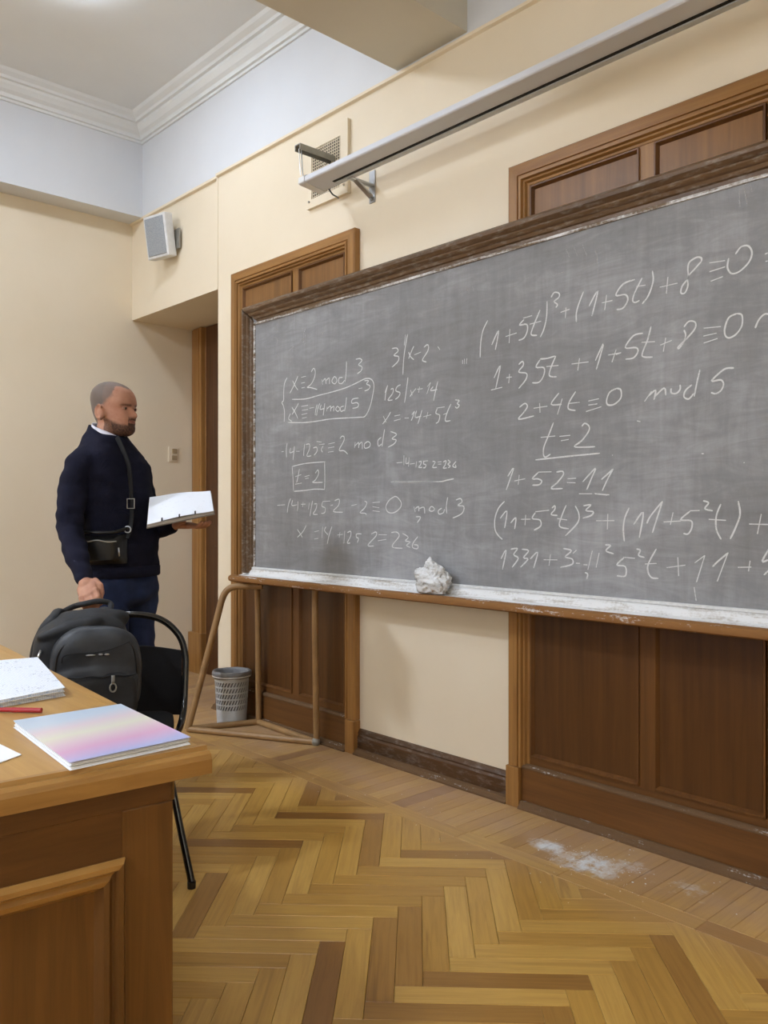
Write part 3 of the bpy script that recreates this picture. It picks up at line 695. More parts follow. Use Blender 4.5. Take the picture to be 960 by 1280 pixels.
CHALK = [["erased marks in the corner",1,[[1853,2129,1856,2116],[1922,2196,1941,2183,1932,2166],[1904,2152,1935,2140,1941,2121,1926,2106],[2037,2118,2055,2107],[2094,2074,2061,2061,2043,2051],[2160,2158,2188,2143],[2197,2155,2179,2134,2171,2070],[2188,2119,2188,2067],[2348,2134,2346,2108],[2321,2105,2339,2106,2316,2079],[1897,2066,1959,2038],[2294,2103,2299,2098]]],["x2mod3",0,[[2031,1915,2007,1887,1999,1835,1999,1799,1983,1786,1995,1771,2007,1734,2004,1681],[2079,1893,2102,1862,2125,1839],[2125,1912,2102,1880,2073,1848,2055,1829],[2154,1902,2194,1903],[2154,1871,2185,1872],[2156,1846,2185,1847],[2239,1919,2258,1936,2272,1919,2266,1889,2239,1858,2205,1844,2233,1840,2288,1824],[2326,1871,2332,1844],[2332,1859,2353,1872,2360,1844],[2360,1861,2385,1871,2387,1841],[2419,1871,2406,1852,2427,1837,2446,1851,2432,1872,2419,1871],[2489,1862,2463,1862,2460,1839,2484,1833,2506,1847],[2519,1937,2517,1892,2509,1837],[2589,1938,2619,1937,2633,1925,2609,1909,2633,1896,2628,1878,2599,1867]]],["loop",0,[[2073,1795,2188,1786,2299,1793,2406,1799,2509,1808,2589,1822,2657,1836,2700,1828,2719,1798,2709,1748,2691,1699,2657,1658,2609,1656,2406,1665,2277,1663,2166,1665,2037,1676]]],["x-14mod5",0,[[2073,1753,2102,1722,2125,1689],[2131,1769,2102,1740,2073,1714],[2061,1722,2043,1696,2073,1679],[2154,1750,2211,1751],[2160,1729,2211,1730],[2156,1707,2205,1710],[2160,1688,2200,1690],[2224,1734,2261,1736],[2288,1747,2275,1717,2272,1694],[2310,1752,2291,1723,2283,1691],[2321,1744,2312,1721,2348,1723],[2350,1748,2343,1718,2337,1688],[2369,1729,2364,1706],[2367,1718,2396,1730,2396,1703],[2396,1717,2422,1726,2419,1701],[2448,1725,2436,1710,2453,1698,2469,1710,2448,1725],[2499,1720,2474,1716,2477,1696,2501,1701],[2519,1761,2514,1729,2504,1694],[2609,1749,2564,1747,2560,1728,2594,1728,2609,1717,2599,1705,2564,1703],[2609,1794,2636,1794],[2652,1827,2681,1824,2667,1810,2691,1798,2681,1783,2652,1778]]],["3|x-2",0,[[2843,1953,2874,1951,2883,1935,2856,1920,2887,1910,2883,1889,2843,1867],[2946,2004,2931,1949,2920,1890,2915,1824],[2932,2003,2924,1956],[2952,1922,2965,1899,2986,1883],[2986,1944,2969,1920,2952,1892],[2989,1904,3031,1911],[3049,1929,3070,1938,3078,1925,3070,1906,3045,1882,3041,1871,3065,1862],[3134,1920,3146,1905],[3278,1843,3278,1826],[3289,1847,3288,1824],[3302,1846,3299,1823]]],["125|x+14",0,[[2796,1755,2814,1787,2802,1757,2795,1718],[2834,1766,2851,1767,2847,1746,2816,1719,2847,1716],[2900,1780,2878,1774,2869,1756,2896,1744,2887,1727,2865,1717],[2948,1808,2941,1767,2926,1696],[2965,1749,2976,1724],[2999,1752,2978,1736,2961,1720],[3007,1748,3042,1747],[3022,1758,3016,1732],[3070,1753,3090,1769],[3090,1768,3067,1721],[3106,1749,3090,1733,3130,1734],[3134,1769,3122,1735,3108,1687]]],["x=-14+5t3",0,[[2784,1647,2804,1616],[2834,1662,2811,1636,2779,1610],[2860,1641,2897,1643],[2856,1619,2900,1624],[2926,1626,2954,1624],[2973,1636,2990,1651,2978,1625,2969,1611],[3003,1653,2995,1624,3032,1626],[3037,1653,3024,1621,3011,1593],[3045,1622,3094,1627],[3074,1641,3064,1612],[3126,1653,3174,1654],[3130,1650,3122,1631,3145,1620,3138,1594,3122,1587],[3211,1663,3190,1630,3178,1594,3209,1592],[3166,1621,3192,1627],[3236,1678,3259,1673,3247,1662,3259,1653,3247,1642,3236,1649]]],["-14+125t=2mod3",0,[[1980,1523,1999,1524],[2031,1565,2023,1534,2025,1491],[2061,1539,2055,1514,2090,1520],[2094,1547,2090,1516,2082,1474],[2108,1519,2140,1517],[2183,1553,2177,1518,2175,1491],[2194,1549,2222,1550,2224,1526,2202,1490,2239,1489],[2283,1560,2323,1554],[2255,1528,2283,1530,2286,1509,2261,1490],[2305,1542,2348,1543],[2337,1533,2321,1517,2332,1502],[2375,1541,2429,1545],[2375,1521,2425,1524],[2375,1500,2419,1502],[2469,1562,2484,1573,2501,1568,2497,1547,2463,1506,2499,1501,2528,1483],[2584,1538,2579,1510],[2581,1519,2609,1534,2609,1508],[2609,1521,2633,1535,2636,1500],[2676,1536,2652,1525,2655,1505,2686,1509,2693,1525,2676,1536],[2770,1549,2747,1535,2751,1509,2772,1518],[2793,1585,2784,1548,2775,1505],[2834,1571,2874,1556,2843,1538,2871,1530,2856,1513,2816,1500]]],["boxed t=2",0,[[2073,1440,2166,1450,2255,1453,2353,1453],[2075,1439,2082,1383,2087,1312],[2348,1452,2350,1375,2348,1314],[2090,1309,2188,1312,2266,1317,2348,1314],[2139,1426,2125,1382,2114,1354],[2102,1386,2154,1395],[2102,1346,2160,1351],[2183,1383,2224,1389],[2188,1373,2216,1375],[2272,1398,2294,1414,2299,1393,2272,1363,2250,1352,2332,1350]]],["-14+125.2-2=0mod3",0,[[1941,1236,2011,1239],[2061,1271,2043,1242,2031,1196],[2079,1263,2073,1235,2117,1238],[2125,1256,2125,1228,2120,1206],[2152,1240,2191,1241],[2171,1252,2166,1226],[2222,1248,2216,1214],[2250,1258,2239,1221,2228,1178],[2266,1241,2285,1241,2277,1214,2255,1190,2291,1188],[2332,1253,2393,1255],[2332,1251,2326,1230,2353,1220,2348,1197,2321,1193],[2396,1232,2414,1236],[2427,1256,2463,1263,2458,1233,2417,1203,2491,1199],[2555,1231,2596,1237],[2652,1252,2669,1244,2652,1219,2619,1197,2657,1194,2665,1186],[2709,1244,2761,1247],[2709,1225,2756,1220],[2709,1206,2759,1202],[2865,1273,2825,1255,2802,1225,2816,1200,2856,1197,2896,1218,2904,1243,2878,1268,2859,1271],[2986,1224,2995,1200],[2995,1215,3016,1224,3017,1203],[3020,1215,3049,1221,3054,1193],[3090,1223,3082,1209,3098,1203,3114,1212,3102,1223,3090,1223],[2999,1179,3028,1177,3007,1152],[3158,1217,3137,1206,3142,1191,3166,1197,3174,1212],[3192,1263,3184,1223,3187,1194],[3240,1251,3266,1257,3274,1242,3251,1228,3285,1223,3274,1194,3221,1174]]],["small",0,[[2874,1425,2911,1426],[2922,1457,2922,1412],[2937,1447,2935,1420,2955,1423],[2955,1447,2952,1405],[2961,1416,2992,1418],[3003,1426,2999,1399],[3017,1423,3032,1425,3028,1410,3016,1399,3038,1398],[3045,1425,3075,1426],[3049,1424,3047,1413,3061,1409,3057,1397,3045,1396],[3102,1422,3118,1418,3102,1396,3128,1395],[3134,1418,3156,1418],[3134,1408,3154,1408],[3166,1416,3182,1421,3178,1404,3166,1390,3187,1390],[3193,1424,3207,1414,3193,1406,3207,1397,3195,1390],[3241,1416,3221,1397,3240,1390,3236,1402],[2834,1339,2965,1337,3138,1332,3186,1337,3228,1342],[2835,1337,3007,1334,3122,1331]]],["x=14+125.2=236",0,[[2120,1109,2143,1089,2163,1068],[2197,1131,2166,1096,2120,1067],[2266,1099,2301,1105],[2264,1062,2296,1066],[2332,1126,2326,1068],[2359,1126,2348,1106,2375,1086],[2406,1127,2385,1086,2369,1039],[2448,1086,2491,1090],[2469,1100,2463,1074],[2506,1108,2499,1045],[2525,1099,2550,1106,2550,1083,2525,1050,2547,1049],[2630,1095,2594,1094,2594,1078,2609,1072,2599,1052],[2700,1096,2733,1106,2733,1087,2676,1042,2719,1040],[2751,1094,2808,1094],[2747,1065,2804,1073],[2838,1105,2874,1108,2891,1090,2851,1053,2851,1037,2913,1035],[2913,1103,2950,1086,2931,1070,2962,1065,2939,1049,2962,1041],[3011,1090,2982,1062,2978,1041,3007,1036,3011,1051,2986,1054]]],["(1+5t)3",0,[[3416,1987,3390,1949,3378,1899,3375,1840],[3437,1883,3473,1936,3456,1860],[3509,1906,3565,1912],[3531,1933,3527,1877],[3598,1965,3641,1968],[3602,1959,3579,1941,3614,1938,3618,1913,3602,1887,3575,1881],[3679,1983,3645,1921,3637,1894,3665,1887],[3629,1936,3684,1939],[3712,2011,3710,1953,3697,1906,3680,1878],[3731,2022,3745,2038,3767,2031,3767,2016,3745,2004,3760,1990,3753,1979],[3774,1957,3815,1962],[3799,1971,3796,1932],[3876,2016,3856,1975,3845,1942,3845,1909],[3900,1958,3937,2007,3912,1919],[3954,1960,3998,1961],[3974,1985,3966,1932],[4088,2018,4041,2011,4012,1977,4050,1972,4060,1951,4041,1926,4015,1925],[4116,2018,4088,1973,4079,1947,4088,1937,4106,1941],[4094,1992,4129,1990],[4155,2034,4158,1998,4140,1952,4116,1927],[4182,1972,4248,1973],[4213,2001,4207,1945],[4332,2028,4332,2039,4316,2045,4291,2035,4285,2015,4285,1983,4265,1960,4260,1938,4274,1935,4285,1957,4285,1986,4310,2009,4332,2028],[4359,2017,4412,2013],[4360,1988,4412,1993],[4364,1956,4405,1963],[4446,2026,4464,2045,4487,2043,4499,2019,4489,1991,4459,1968,4433,1967,4420,1989,4424,2018],[4539,2005,4548,2007],[4541,1982,4548,1982]]],["1+35t",0,[[3449,1746,3482,1793,3458,1703],[3433,1699,3492,1704],[3513,1740,3541,1740],[3529,1753,3525,1717],[3575,1785,3594,1795,3598,1779,3575,1756,3614,1745,3610,1721,3575,1690],[3679,1793,3712,1791,3749,1795],[3679,1790,3660,1764,3697,1757,3697,1729,3675,1704,3641,1705],[3753,1795,3731,1755,3723,1723,3756,1715],[3709,1760,3765,1757],[3824,1755,3898,1753],[3859,1772,3851,1727],[3927,1754,3960,1810,3946,1763,3931,1721],[3980,1767,4033,1768],[4013,1782,3996,1739],[4012,1764,4028,1767],[4119,1824,4082,1821,4050,1784,4091,1778,4100,1763,4082,1743,4050,1743],[4150,1843,4137,1799,4116,1752,4125,1740,4156,1736],[4113,1793,4165,1788],[4185,1773,4227,1783],[4205,1795,4196,1749],[4271,1821,4288,1837,4310,1831,4310,1810,4282,1782,4251,1758,4254,1752,4271,1773,4277,1794,4271,1811],[4340,1806,4398,1802],[4339,1780,4384,1783],[4340,1757,4387,1765],[4451,1835,4425,1827,4412,1798,4412,1773,4425,1761,4449,1770,4467,1795,4467,1827,4451,1835],[4509,1779,4519,1801,4534,1816,4548,1817,4568,1805]]],["2+4t",0,[[3579,1615,3606,1628,3618,1614,3598,1591,3575,1568,3650,1575],[3648,1605,3714,1607],[3677,1622,3679,1585],[3767,1652,3731,1613,3779,1608],[3782,1629,3760,1571],[3842,1650,3814,1614,3810,1588,3842,1579],[3810,1608,3860,1608],[3897,1609,3942,1613],[3897,1594,3935,1595],[3887,1571,3952,1583],[4016,1643,3987,1632,3974,1604,3980,1587,4006,1587,4032,1607,4032,1635,4016,1643],[4125,1585,4152,1618],[4140,1602,4167,1620,4161,1587],[4164,1598,4199,1624,4205,1599],[4225,1621,4225,1605,4243,1601,4257,1613,4257,1629],[4299,1624,4277,1608,4271,1587,4288,1578,4305,1594],[4327,1671,4318,1635,4307,1584],[4441,1662,4418,1664,4399,1656,4367,1629,4397,1629,4407,1615,4399,1595,4381,1586,4365,1591]]],["t=2",0,[[3742,1542,3721,1498,3696,1447,3700,1412,3728,1422],[3682,1489,3750,1490],[3769,1487,3818,1488],[3776,1470,3811,1473],[3869,1518,3882,1528,3900,1516,3898,1497,3869,1465,3836,1445,3876,1440,3926,1439],[3657,1403,3748,1407,3850,1411,3946,1414]]],["1+52=11",0,[[3520,1343,3550,1375,3512,1288],[3554,1324,3607,1331],[3578,1347,3573,1308],[3671,1355,3733,1354],[3671,1354,3642,1330,3668,1329,3687,1320,3675,1306,3642,1305],[3755,1352,3783,1354,3786,1340,3759,1312,3731,1290,3784,1289],[3806,1325,3844,1326],[3803,1311,3841,1309],[3873,1312,3927,1360,3911,1325,3890,1282],[3856,1268,3913,1267],[3952,1318,3974,1334,4001,1355],[4001,1355,3977,1317,3956,1277],[3924,1268,3985,1262],[3926,1266,3977,1261],[3998,1406,3998,1403]]],["(11+52t)3",0,[[3504,1243,3473,1216,3454,1174,3454,1131,3469,1107,3493,1089],[3481,1174,3516,1204,3504,1135],[3535,1156,3561,1177,3555,1132],[3587,1171,3633,1172],[3610,1189,3606,1148],[3657,1201,3722,1207],[3657,1198,3642,1175,3678,1169,3682,1146,3650,1129],[3735,1215,3748,1224,3748,1210,3731,1191,3760,1187],[3800,1226,3783,1192,3769,1147,3811,1137],[3759,1175,3804,1170],[3840,1223,3856,1193,3850,1159,3796,1110],[3876,1223,3908,1226,3886,1206,3918,1201,3908,1187,3873,1177],[3930,1168,4006,1169],[3979,1193,3977,1137],[4065,1215,4048,1179,4042,1139,4046,1096],[4083,1156,4120,1199,4105,1110],[4134,1160,4148,1186,4193,1237],[4193,1237,4173,1180,4155,1128],[4197,1166,4260,1170],[4232,1199,4222,1157],[4292,1204,4326,1205],[4292,1202,4259,1174,4296,1171,4299,1149,4286,1127,4269,1128],[4338,1237,4357,1230,4344,1211,4371,1204],[4398,1226,4383,1187,4383,1144,4399,1111],[4357,1176,4415,1173],[4455,1235,4461,1193,4447,1151,4429,1113],[4490,1162,4557,1161],[4528,1194,4516,1131]]],["1331",0,[[3485,1010,3512,1047,3493,968],[3535,1051,3569,1055,3550,1030,3573,1016,3542,979],[3591,1053,3624,1048,3599,1020,3621,1015,3584,981],[3632,1016,3668,1044,3648,981],[3696,1016,3760,1018],[3728,1037,3721,994],[3786,1062,3823,1055,3796,1031,3826,1024,3826,1004,3773,990],[3830,1045,3846,1058],[3843,1009,3861,1009],[3876,1005,3893,1005],[3914,1058,3895,987],[3943,1051,3930,997],[3882,976,3894,971,3890,952],[3968,1081,3990,1079,3971,1060,4003,1050],[4042,1039,4088,1037],[4044,1037,4016,1011,4050,1006,4050,973,4016,972],[4094,1070,4109,1066,4102,1048,4125,1042],[4170,1073,4141,1023,4138,994,4152,973,4178,972],[4127,1019,4171,1023],[4208,1010,4276,1022],[4249,1047,4252,984],[4309,1031,4344,1057],[4344,1057,4315,967],[4370,1021,4389,1040,4423,1069],[4422,1069,4386,974],[4454,1023,4497,1026],[4493,1046,4488,1012],[4559,1097,4531,1046,4551,1050,4559,1030,4536,1003],[4307,950,4314,905],[4096,1520,4109,1516],[4473,1358,4475,1356],[4333,1393,4340,1392]]],["ticks",1,[[3800,2189,3815,2156],[3829,2201,3850,2154],[3871,2191,3892,2145],[3926,2155,3936,2129],[3933,2130,3939,2061],[3258,2144,3276,2113],[3294,2157,3312,2120],[3330,2157,3339,2122],[4458,2227,4461,2175],[4473,2233,4484,2174],[4494,2232,4499,2211],[4461,2242,4499,2238],[3735,2103,3790,2107],[1815,2258,1831,2238]]]]
def ribbons(strokes, width):
    mb = MB()
    for st in strokes:
        p = [Vector((st[i]/1000, 0, st[i+1]/1000)) for i in range(0, len(st), 2)]
        q = smooth_path(p, 4) if len(p) > 2 else p
        if len(q) < 2: continue
        V = []; wv = []
        for i, c in enumerate(q):
            t = (q[min(i+1, len(q)-1)]-q[max(i-1, 0)])
            if t.length < 1e-6: t = Vector((1, 0, 0))
            t.normalize(); nrm = Vector((-t.z, 0, t.x))
            h = width*(.5 if 0 < i < len(q)-1 else .3)*(1+.25*noise.noise(c*40))
            V += [c+nrm*h+Vector((0, -.1006, 0)), c-nrm*h+Vector((0, -.1006, 0)), ]
        V2 = [v+Vector((0, .0005, 0)) for v in V]
        n = len(q); F = []
        for i in range(n-1):
            a = 2*i
            F += [(a, a+1, a+3, a+2)]
        mb.add(V, F)
    return mb
for nm, faint, strokes in CHALK:
    xm = sum(s_[0] for s_ in strokes)/len(strokes)/1000
    o = ribbons(strokes, (.0050 if strokes[0][0] < 3300 else .0056) if not faint else .0055).obj('chalk_writing', M['chalk_faint'] if faint else M['chalk'], bb)
    o['kind'] = 'stuff'
    if faint: o['label'] = 'faint rubbed-out chalk marks'

# pipe stand
st = thing('board_stand', (1.695, -.05, 0), 'ochre-painted steel pipe stand with a triangular base under the left end of the blackboard', 'stand')
R_ = .0165
MB().tube(smooth_path([(1.57, -.43, R_), (1.60, -.36, .30), (1.635, -.285, .62), (1.645, -.262, .715), (1.66, -.24, .765), (1.69, -.21, .787), (1.73, -.17, .79), (1.80, -.10, .79)], 5), R_+.002, 14).obj('leaning_leg', M['brass_pipe'], st, smooth=True, angle=60)
MB().tube([(1.697, -.055, R_), (1.69, -.055, .6), (1.69, -.06, .80)], R_, 14).obj('upright', M['brass_pipe'], st, smooth=True, angle=60)
MB().tube([(2.25, -.075, R_), (2.25, -.085, .6), (2.25, -.085, .80)], R_, 14).obj('upright', M['brass_pipe'], st, smooth=True, angle=60)
for a, b in (((1.57, -.43), (1.697, -.06)), ((1.697, -.06), (2.25, -.08)), ((1.57, -.43), (2.25, -.08))):
    MB().tube([(*a, R_), (*b, R_)], R_, 14).obj('base_bar', M['brass_pipe'], st, smooth=True, angle=60)
MB().ball((2.25, -.08, R_+.002), .023).obj('end_cap', M['galv'], st, smooth=True)
MB().box((1.70, -.125, .785), (1.80, -.095, .812)).obj('mounting_plate', M['door_z'], st)

# waste bin with slanted slots
bc = Vector((1.548, -.137, 0))
bn = thing('waste_bin', bc, 'light grey perforated waste bin with a bag liner beside the pipe stand', 'bin')
def rad(z): return .082 + (.1-.082)*z/.30
mb = MB().lathe(bc, [(.001, .004), (.078, .004), (.082, .0), (.0835, .01), (rad(.078), .078), (rad(.078)-.003, .078), (.079, .008), (.001, .008)], 48)
mb.obj('bin_base', M['grey_plastic'], bn, smooth=True, angle=40)
g = MB(); NC, NR = 34, 5; z0, z1 = .078, .245; hh = (z1-z0)/NR
def bp(a, z, r=0): return bc + Vector(((rad(z)+r)*math.cos(a), (rad(z)+r)*math.sin(a), z))
for r in range(NR):
    for c in range(NC):
        da = 2*math.pi/NC; sh = .9*da
        def q(fu, fv): return ((c + (r % 2)*.5 + fu)*da + fv*sh, z0+hh*(r+fv))
        O = [q(0, 0), q(1, 0), q(1, 1), q(0, 1)]; I = [q(.22, .13), q(.78, .13), q(.78, .87), q(.22, .87)]
        vs = [bp(*p) for p in O]+[bp(*p) for p in I]+[bp(*p, -.002) for p in O]+[bp(*p, -.002) for p in I]
        fs = []
        for i in range(4):
            j = (i+1) % 4
            fs += [(i, j, 4+j, 4+i), (8+i, 12+i, 12+j, 8+j), (4+i, 4+j, 12+j, 12+i)]
        g.add(vs, fs)
g.obj('perforated_wall', M['grey_plastic'], bn)
MB().lathe(bc, [(rad(.245), .245), (rad(.28), .28), (.106, .282), (.107, .288), (.104, .292), (.098, .29), (.096, .275), (rad(.245)-.003, .245)], 48).obj('rim', M['grey_plastic'], bn, smooth=True, angle=40)
lm = Mat('grey_bag_film', .35); lm.color(srgb(120, 122, 126)); lm.bump(lm.noise(lm.mapping(), 40, 4), .5, .01)
lin = MB().lathe(bc, [(.109, .262), (.111, .285), (.108, .297), (.1, .299), (.093, .285), (.088, .2), (.078, .02), (.001, .015)], 48)
for v in lin.v:
    k = noise.noise(v*22); v.z += k*.006*(1 if v.z > .2 else 0); v.x += k*.003; v.y += k*.003
lin.obj('bag_liner', lm.m, bn, smooth=True)
MB().tube(smooth_path([bc+Vector((.108*math.cos(a), .108*math.sin(a), .27)) for a in [2*math.pi*i/20 for i in range(20)]], 2, True), .0035, 8, True).obj('liner_ring', M['white_plastic'], bn, smooth=True)

# crumpled rag in the tray
rg = bmesh.new(); bmesh.ops.create_icosphere(rg, subdivisions=5, radius=1)
for v in rg.verts:
    d = v.co.normalized()
    k = 1 + .38*noise.noise(d*1.7+Vector((3, 1, 0))) + .42*(.45-abs(noise.noise(d*3.1)))*1.3 + .22*(.5-abs(noise.noise(d*7.0+Vector((9, 2, 4)))))
    v.co = Vector((d.x*.082*k, d.y*.032*k, max(d.z*.060*k, -.05)))
    v.co.z += .022*max(0, 1-abs(v.co.x+.01)/.035)*max(0, d.z)
me = bpy.data.meshes.new('chalk_rag'); rg.to_mesh(me); rg.free()
me.polygons.foreach_set('use_smooth', [True]*len(me.polygons)); me.materials.append(M['rag'])
o = bpy.data.objects.new('chalk_rag', me); COL.objects.link(o); o.location = (3.15, -.158, .902)
tag(o, 'crumpled white chalky rag lying in the blackboard tray', 'rag')

# ------------------------------------------------------------------ vent, screen casing, speaker, switch
vt = thing('wall_vent', (2.26, 0, 2.825), 'cream metal ventilation grille high on the wall behind the screen case', 'vent')
vx0, vx1, vz0, vz1 = 2.095, 2.42, 2.82, 3.185
gx0, gx1, gz0, gz1 = 2.125, 2.365, 2.86, 3.12
pm = MB()
for a, b in (((vx0, -.012, vz0), (vx1, 0, gz0)), ((vx0, -.012, gz1), (vx1, 0, vz1)), ((vx0, -.012, gz0), (gx0, 0, gz1)), ((gx1, -.012, gz0), (vx1, 0, gz1))): pm.box(a, b)
pm.obj('face_plate', M['cream'], vt)
MB().box((vx1, -.02, vz0), (vx1+.012, 0, vz1)).box((vx0, -.02, vz0-.01), (vx1+.012, 0, vz0)).obj('plate_edge', M['cream'], vt)
MB().box((gx0, -.003, gz0), (gx1, -.001, gz1)).obj('duct', M['hole'], vt)
for i in range(15):
    x = gx0+(gx1-gx0)*(i+.5)/15
    MB().box((x-.0017, -.011, gz0), (x+.0017, -.007, gz1)).obj('grille_bar', M['cream'], vt)
for i in range(17):
    z = gz0+(gz1-gz0)*(i+.5)/17
    MB().box((gx0, -.009, z-.0016), (gx1, -.005, z+.0016)).obj('grille_bar', M['cream'], vt)
for x, z in ((vx0+.012, vz0+.03), (vx1-.025, vz0+.04)): MB().ball((x, -.014, z), .006).obj('screw', M['galv'], vt, smooth=True)

sc = thing('projector_screen', (2.33, -.19, 2.80), 'long white projector screen case mounted above the blackboard', 'projector screen')
SX0, SX1 = 2.335, 5.3
CPF = [(-.120, 2.81), (-.124, 2.803), (-.246, 2.815), (-.251, 2.819), (-.252, 2.824), (-.250, 2.843), (-.240, 2.850), (-.14, 2.862), (-.122, 2.85)]
MB().extrude_profile(CPF, 'x', SX0+.02, SX1).obj('casing', M['casing_white'], sc)
MB().extrude_profile([(y*1.0, z) for y, z in [(-.116, 2.800), (-.248, 2.812), (-.255, 2.817), (-.256, 2.824), (-.254, 2.846), (-.242, 2.854), (-.14, 2.866), (-.118, 2.853)]], 'x', SX0, SX0+.045).obj('end_cap', M['white_plastic'], sc)
MB().box((SX0+.16, -.170, 2.8045), (SX1-.1, -.157, 2.809)).obj('screen_slot', M['slot'], sc)
MB().box((SX0+.16, -.155, 2.8005), (SX1-.1, -.128, 2.809)).obj('bottom_bar', M['grey_plastic'], sc)
for bx in (2.30, 4.95):
    MB().extrude_profile([(bx-.022, 3.0), (bx-.022, 3.03), (bx+.022, 3.03), (bx+.022, 3.0), (bx+.017, 3.0), (bx+.017, 3.025), (bx-.017, 3.025), (bx-.017, 3.0)], 'y', -.235, -.0).obj('top_arm', M['galv'], sc)
    MB().tube([(bx, -.21, 3.01), (bx+.006, -.212, 2.96), (bx, -.205, 2.92), (bx, -.2, 2.88)], .003, 8).obj('hook', M['steel'], sc)
    MB().tube([(bx, -.225, 3.01), (bx, -.222, 2.95), (bx, -.215, 2.88)], .002, 8).obj('chain', M['steel'], sc)
BXK = 2.60
bk = MB().box((BXK-.02, -.006, 2.715), (BXK+.02, 0, 2.87)).box((BXK-.003, -.15, 2.795), (BXK+.003, -.0, 2.803)).box((BXK-.018, -.15, 2.795), (BXK+.018, 0, 2.80))
bk.add([(BXK-.014, -.01, 2.735), (BXK+.014, -.01, 2.735), (BXK+.014, -.12, 2.797), (BXK-.014, -.12, 2.797), (BXK-.014, -.01, 2.745), (BXK+.014, -.01, 2.745), (BXK+.014, -.105, 2.80), (BXK-.014, -.105, 2.80)],
       [(0,1,2,3),(4,7,6,5),(0,4,5,1),(1,5,6,2),(2,6,7,3),(3,7,4,0)])
bk.obj('wall_bracket', M['steel'], sc)
MB().ball((BXK, -.01, 2.73), .008).obj('bolt', M['galv'], sc, smooth=True)
MB().tube(smooth_path([(2.42, -.13, 2.80), (2.41, -.10, 2.785), (2.39, -.06, 2.79), (2.36, -.02, 2.80)], 4), .004, 8).obj('cable', M['black_plastic'], sc)

spk = thing('wall_speaker', (.62, 0, 2.88), 'small white wall loudspeaker tilted down above the niche', 'speaker')
c0 = Vector((.60, -.085, 3.012)); tl = math.radians(9)
ux = Vector((1, 0, 0)); uz = Vector((0, -math.sin(tl), math.cos(tl))); uy = Vector((0, math.cos(tl), math.sin(tl)))
yaw = Matrix.Rotation(math.radians(12), 3, 'Z'); ux, uy, uz = yaw@ux, yaw@uy, yaw@uz
MB().obox(c0, ux*.105, uy*.035, uz*.138).obj('cabinet', M['white_plastic'], spk, bevel=.008)
gm = Mat('grey_speaker_mesh', .6); gm.color(gm.mix(gm.fr(gm.noise(gm.mapping(), 300, 1), .4, .6), srgb(132, 138, 144), srgb(160, 165, 170)))
MB().obox(c0-uy*.036, ux*.088, uy*.004, uz*.12).obj('front_grille', gm.m, spk, bevel=.003)
MB().obox(c0+ux*.05+uy*.06+uz*.02, ux*.035, uy*.03, uz*.012).box((.66, -.012, 2.93), (.72, 0, 3.06)).obj('bracket', M['galv'], spk)

sw = thing('light_switch', (0, .337, 1.59), 'double cream light switch on the wall beside the niche door', 'switch')
MB().box((0, .30, 1.575), (.008, .375, 1.685)).obj('plate', M['cream'], sw, bevel=.002)
for z in (1.605, 1.655):
    MB().box((.008, .325, z-.018), (.014, .365, z+.016)).obj('rocker', plain('beige_rocker', srgb(170, 150, 118), .5), sw, bevel=.002)

for i, (lx, ly) in enumerate(LAMP_SPOTS):
    lp = thing('ceiling_or_added_fill_lamp', (lx, ly, ZC), ['opal ceiling lamp just above the left corner of the view', 'added unseen fill lamp over the far left of the room', 'added unseen fill lamp above the blackboard side', 'added unseen fill lamp over the desks', 'added unseen fill lamp at the back of the room'][i], 'lamp', 'opal lamps on the ceiling')
    MB().lathe((lx, ly, ZC), [(.001, 0), (.17, 0), (.17, -.02), (.001, -.02)], 32).obj('lamp_base', M['white_plastic'], lp)
    MB().lathe((lx, ly, ZC-.021), [(.001, -.13), (.05, -.124), (.09, -.105), (.12, -.07), (.13, -.03), (.12, 0), (.001, 0)] if i > 9 else [(.001, -.04), (.12, -.036), (.19, -.022), (.215, -.008), (.21, 0), (.001, 0)], 32).obj('shade', lamp_mat(LAMP_SHARE[i]), lp, smooth=True)

# ------------------------------------------------------------------ desk
DZ = .80
DA = math.radians(-5.3)
dc = Vector((4.412, -2.0, 0))
fx = Vector((math.cos(DA), math.sin(DA), 0)); fy = Vector((-math.sin(DA), math.cos(DA), 0))
def D(a, b, z):    # a: back from the front edge, b: away from the right edge
    return dc - fx*a - fy*b + Vector((0, 0, z))
def dbox(mb, a0, a1, b0, b1, z0, z1):
    P = [D(a0, b0, z0), D(a1, b0, z0), D(a1, b1, z0), D(a0, b1, z0), D(a0, b0, z1), D(a1, b0, z1), D(a1, b1, z1), D(a0, b1, z1)]
    return mb.add(P, [(0,3,2,1),(4,5,6,7),(0,1,5,4),(1,2,6,5),(2,3,7,6),(3,0,4,7)])
def dprof(prof, b0, b1):    # prof (a, z) along b
    n = len(prof)
    return MB().add([D(a, b0, z) for a, z in prof]+[D(a, b1, z) for a, z in prof], [list(range(n))[::-1], [n+i for i in range(n)]]+[[i, (i+1) % n, n+(i+1) % n, n+i] for i in range(n)])
dk = thing('teacher_desk', (dc.x, dc.y, 0), 'heavy oak desk with a panelled front in the lower left foreground', 'desk')
DLEN, DWID = 1.75, 1.9
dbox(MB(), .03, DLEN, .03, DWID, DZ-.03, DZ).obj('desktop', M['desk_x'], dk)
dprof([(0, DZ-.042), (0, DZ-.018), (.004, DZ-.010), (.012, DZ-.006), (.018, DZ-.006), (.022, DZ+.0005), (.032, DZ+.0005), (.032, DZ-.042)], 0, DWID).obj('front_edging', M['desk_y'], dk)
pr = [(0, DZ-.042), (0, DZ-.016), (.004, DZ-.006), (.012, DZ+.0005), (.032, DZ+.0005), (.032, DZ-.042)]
n = len(pr)
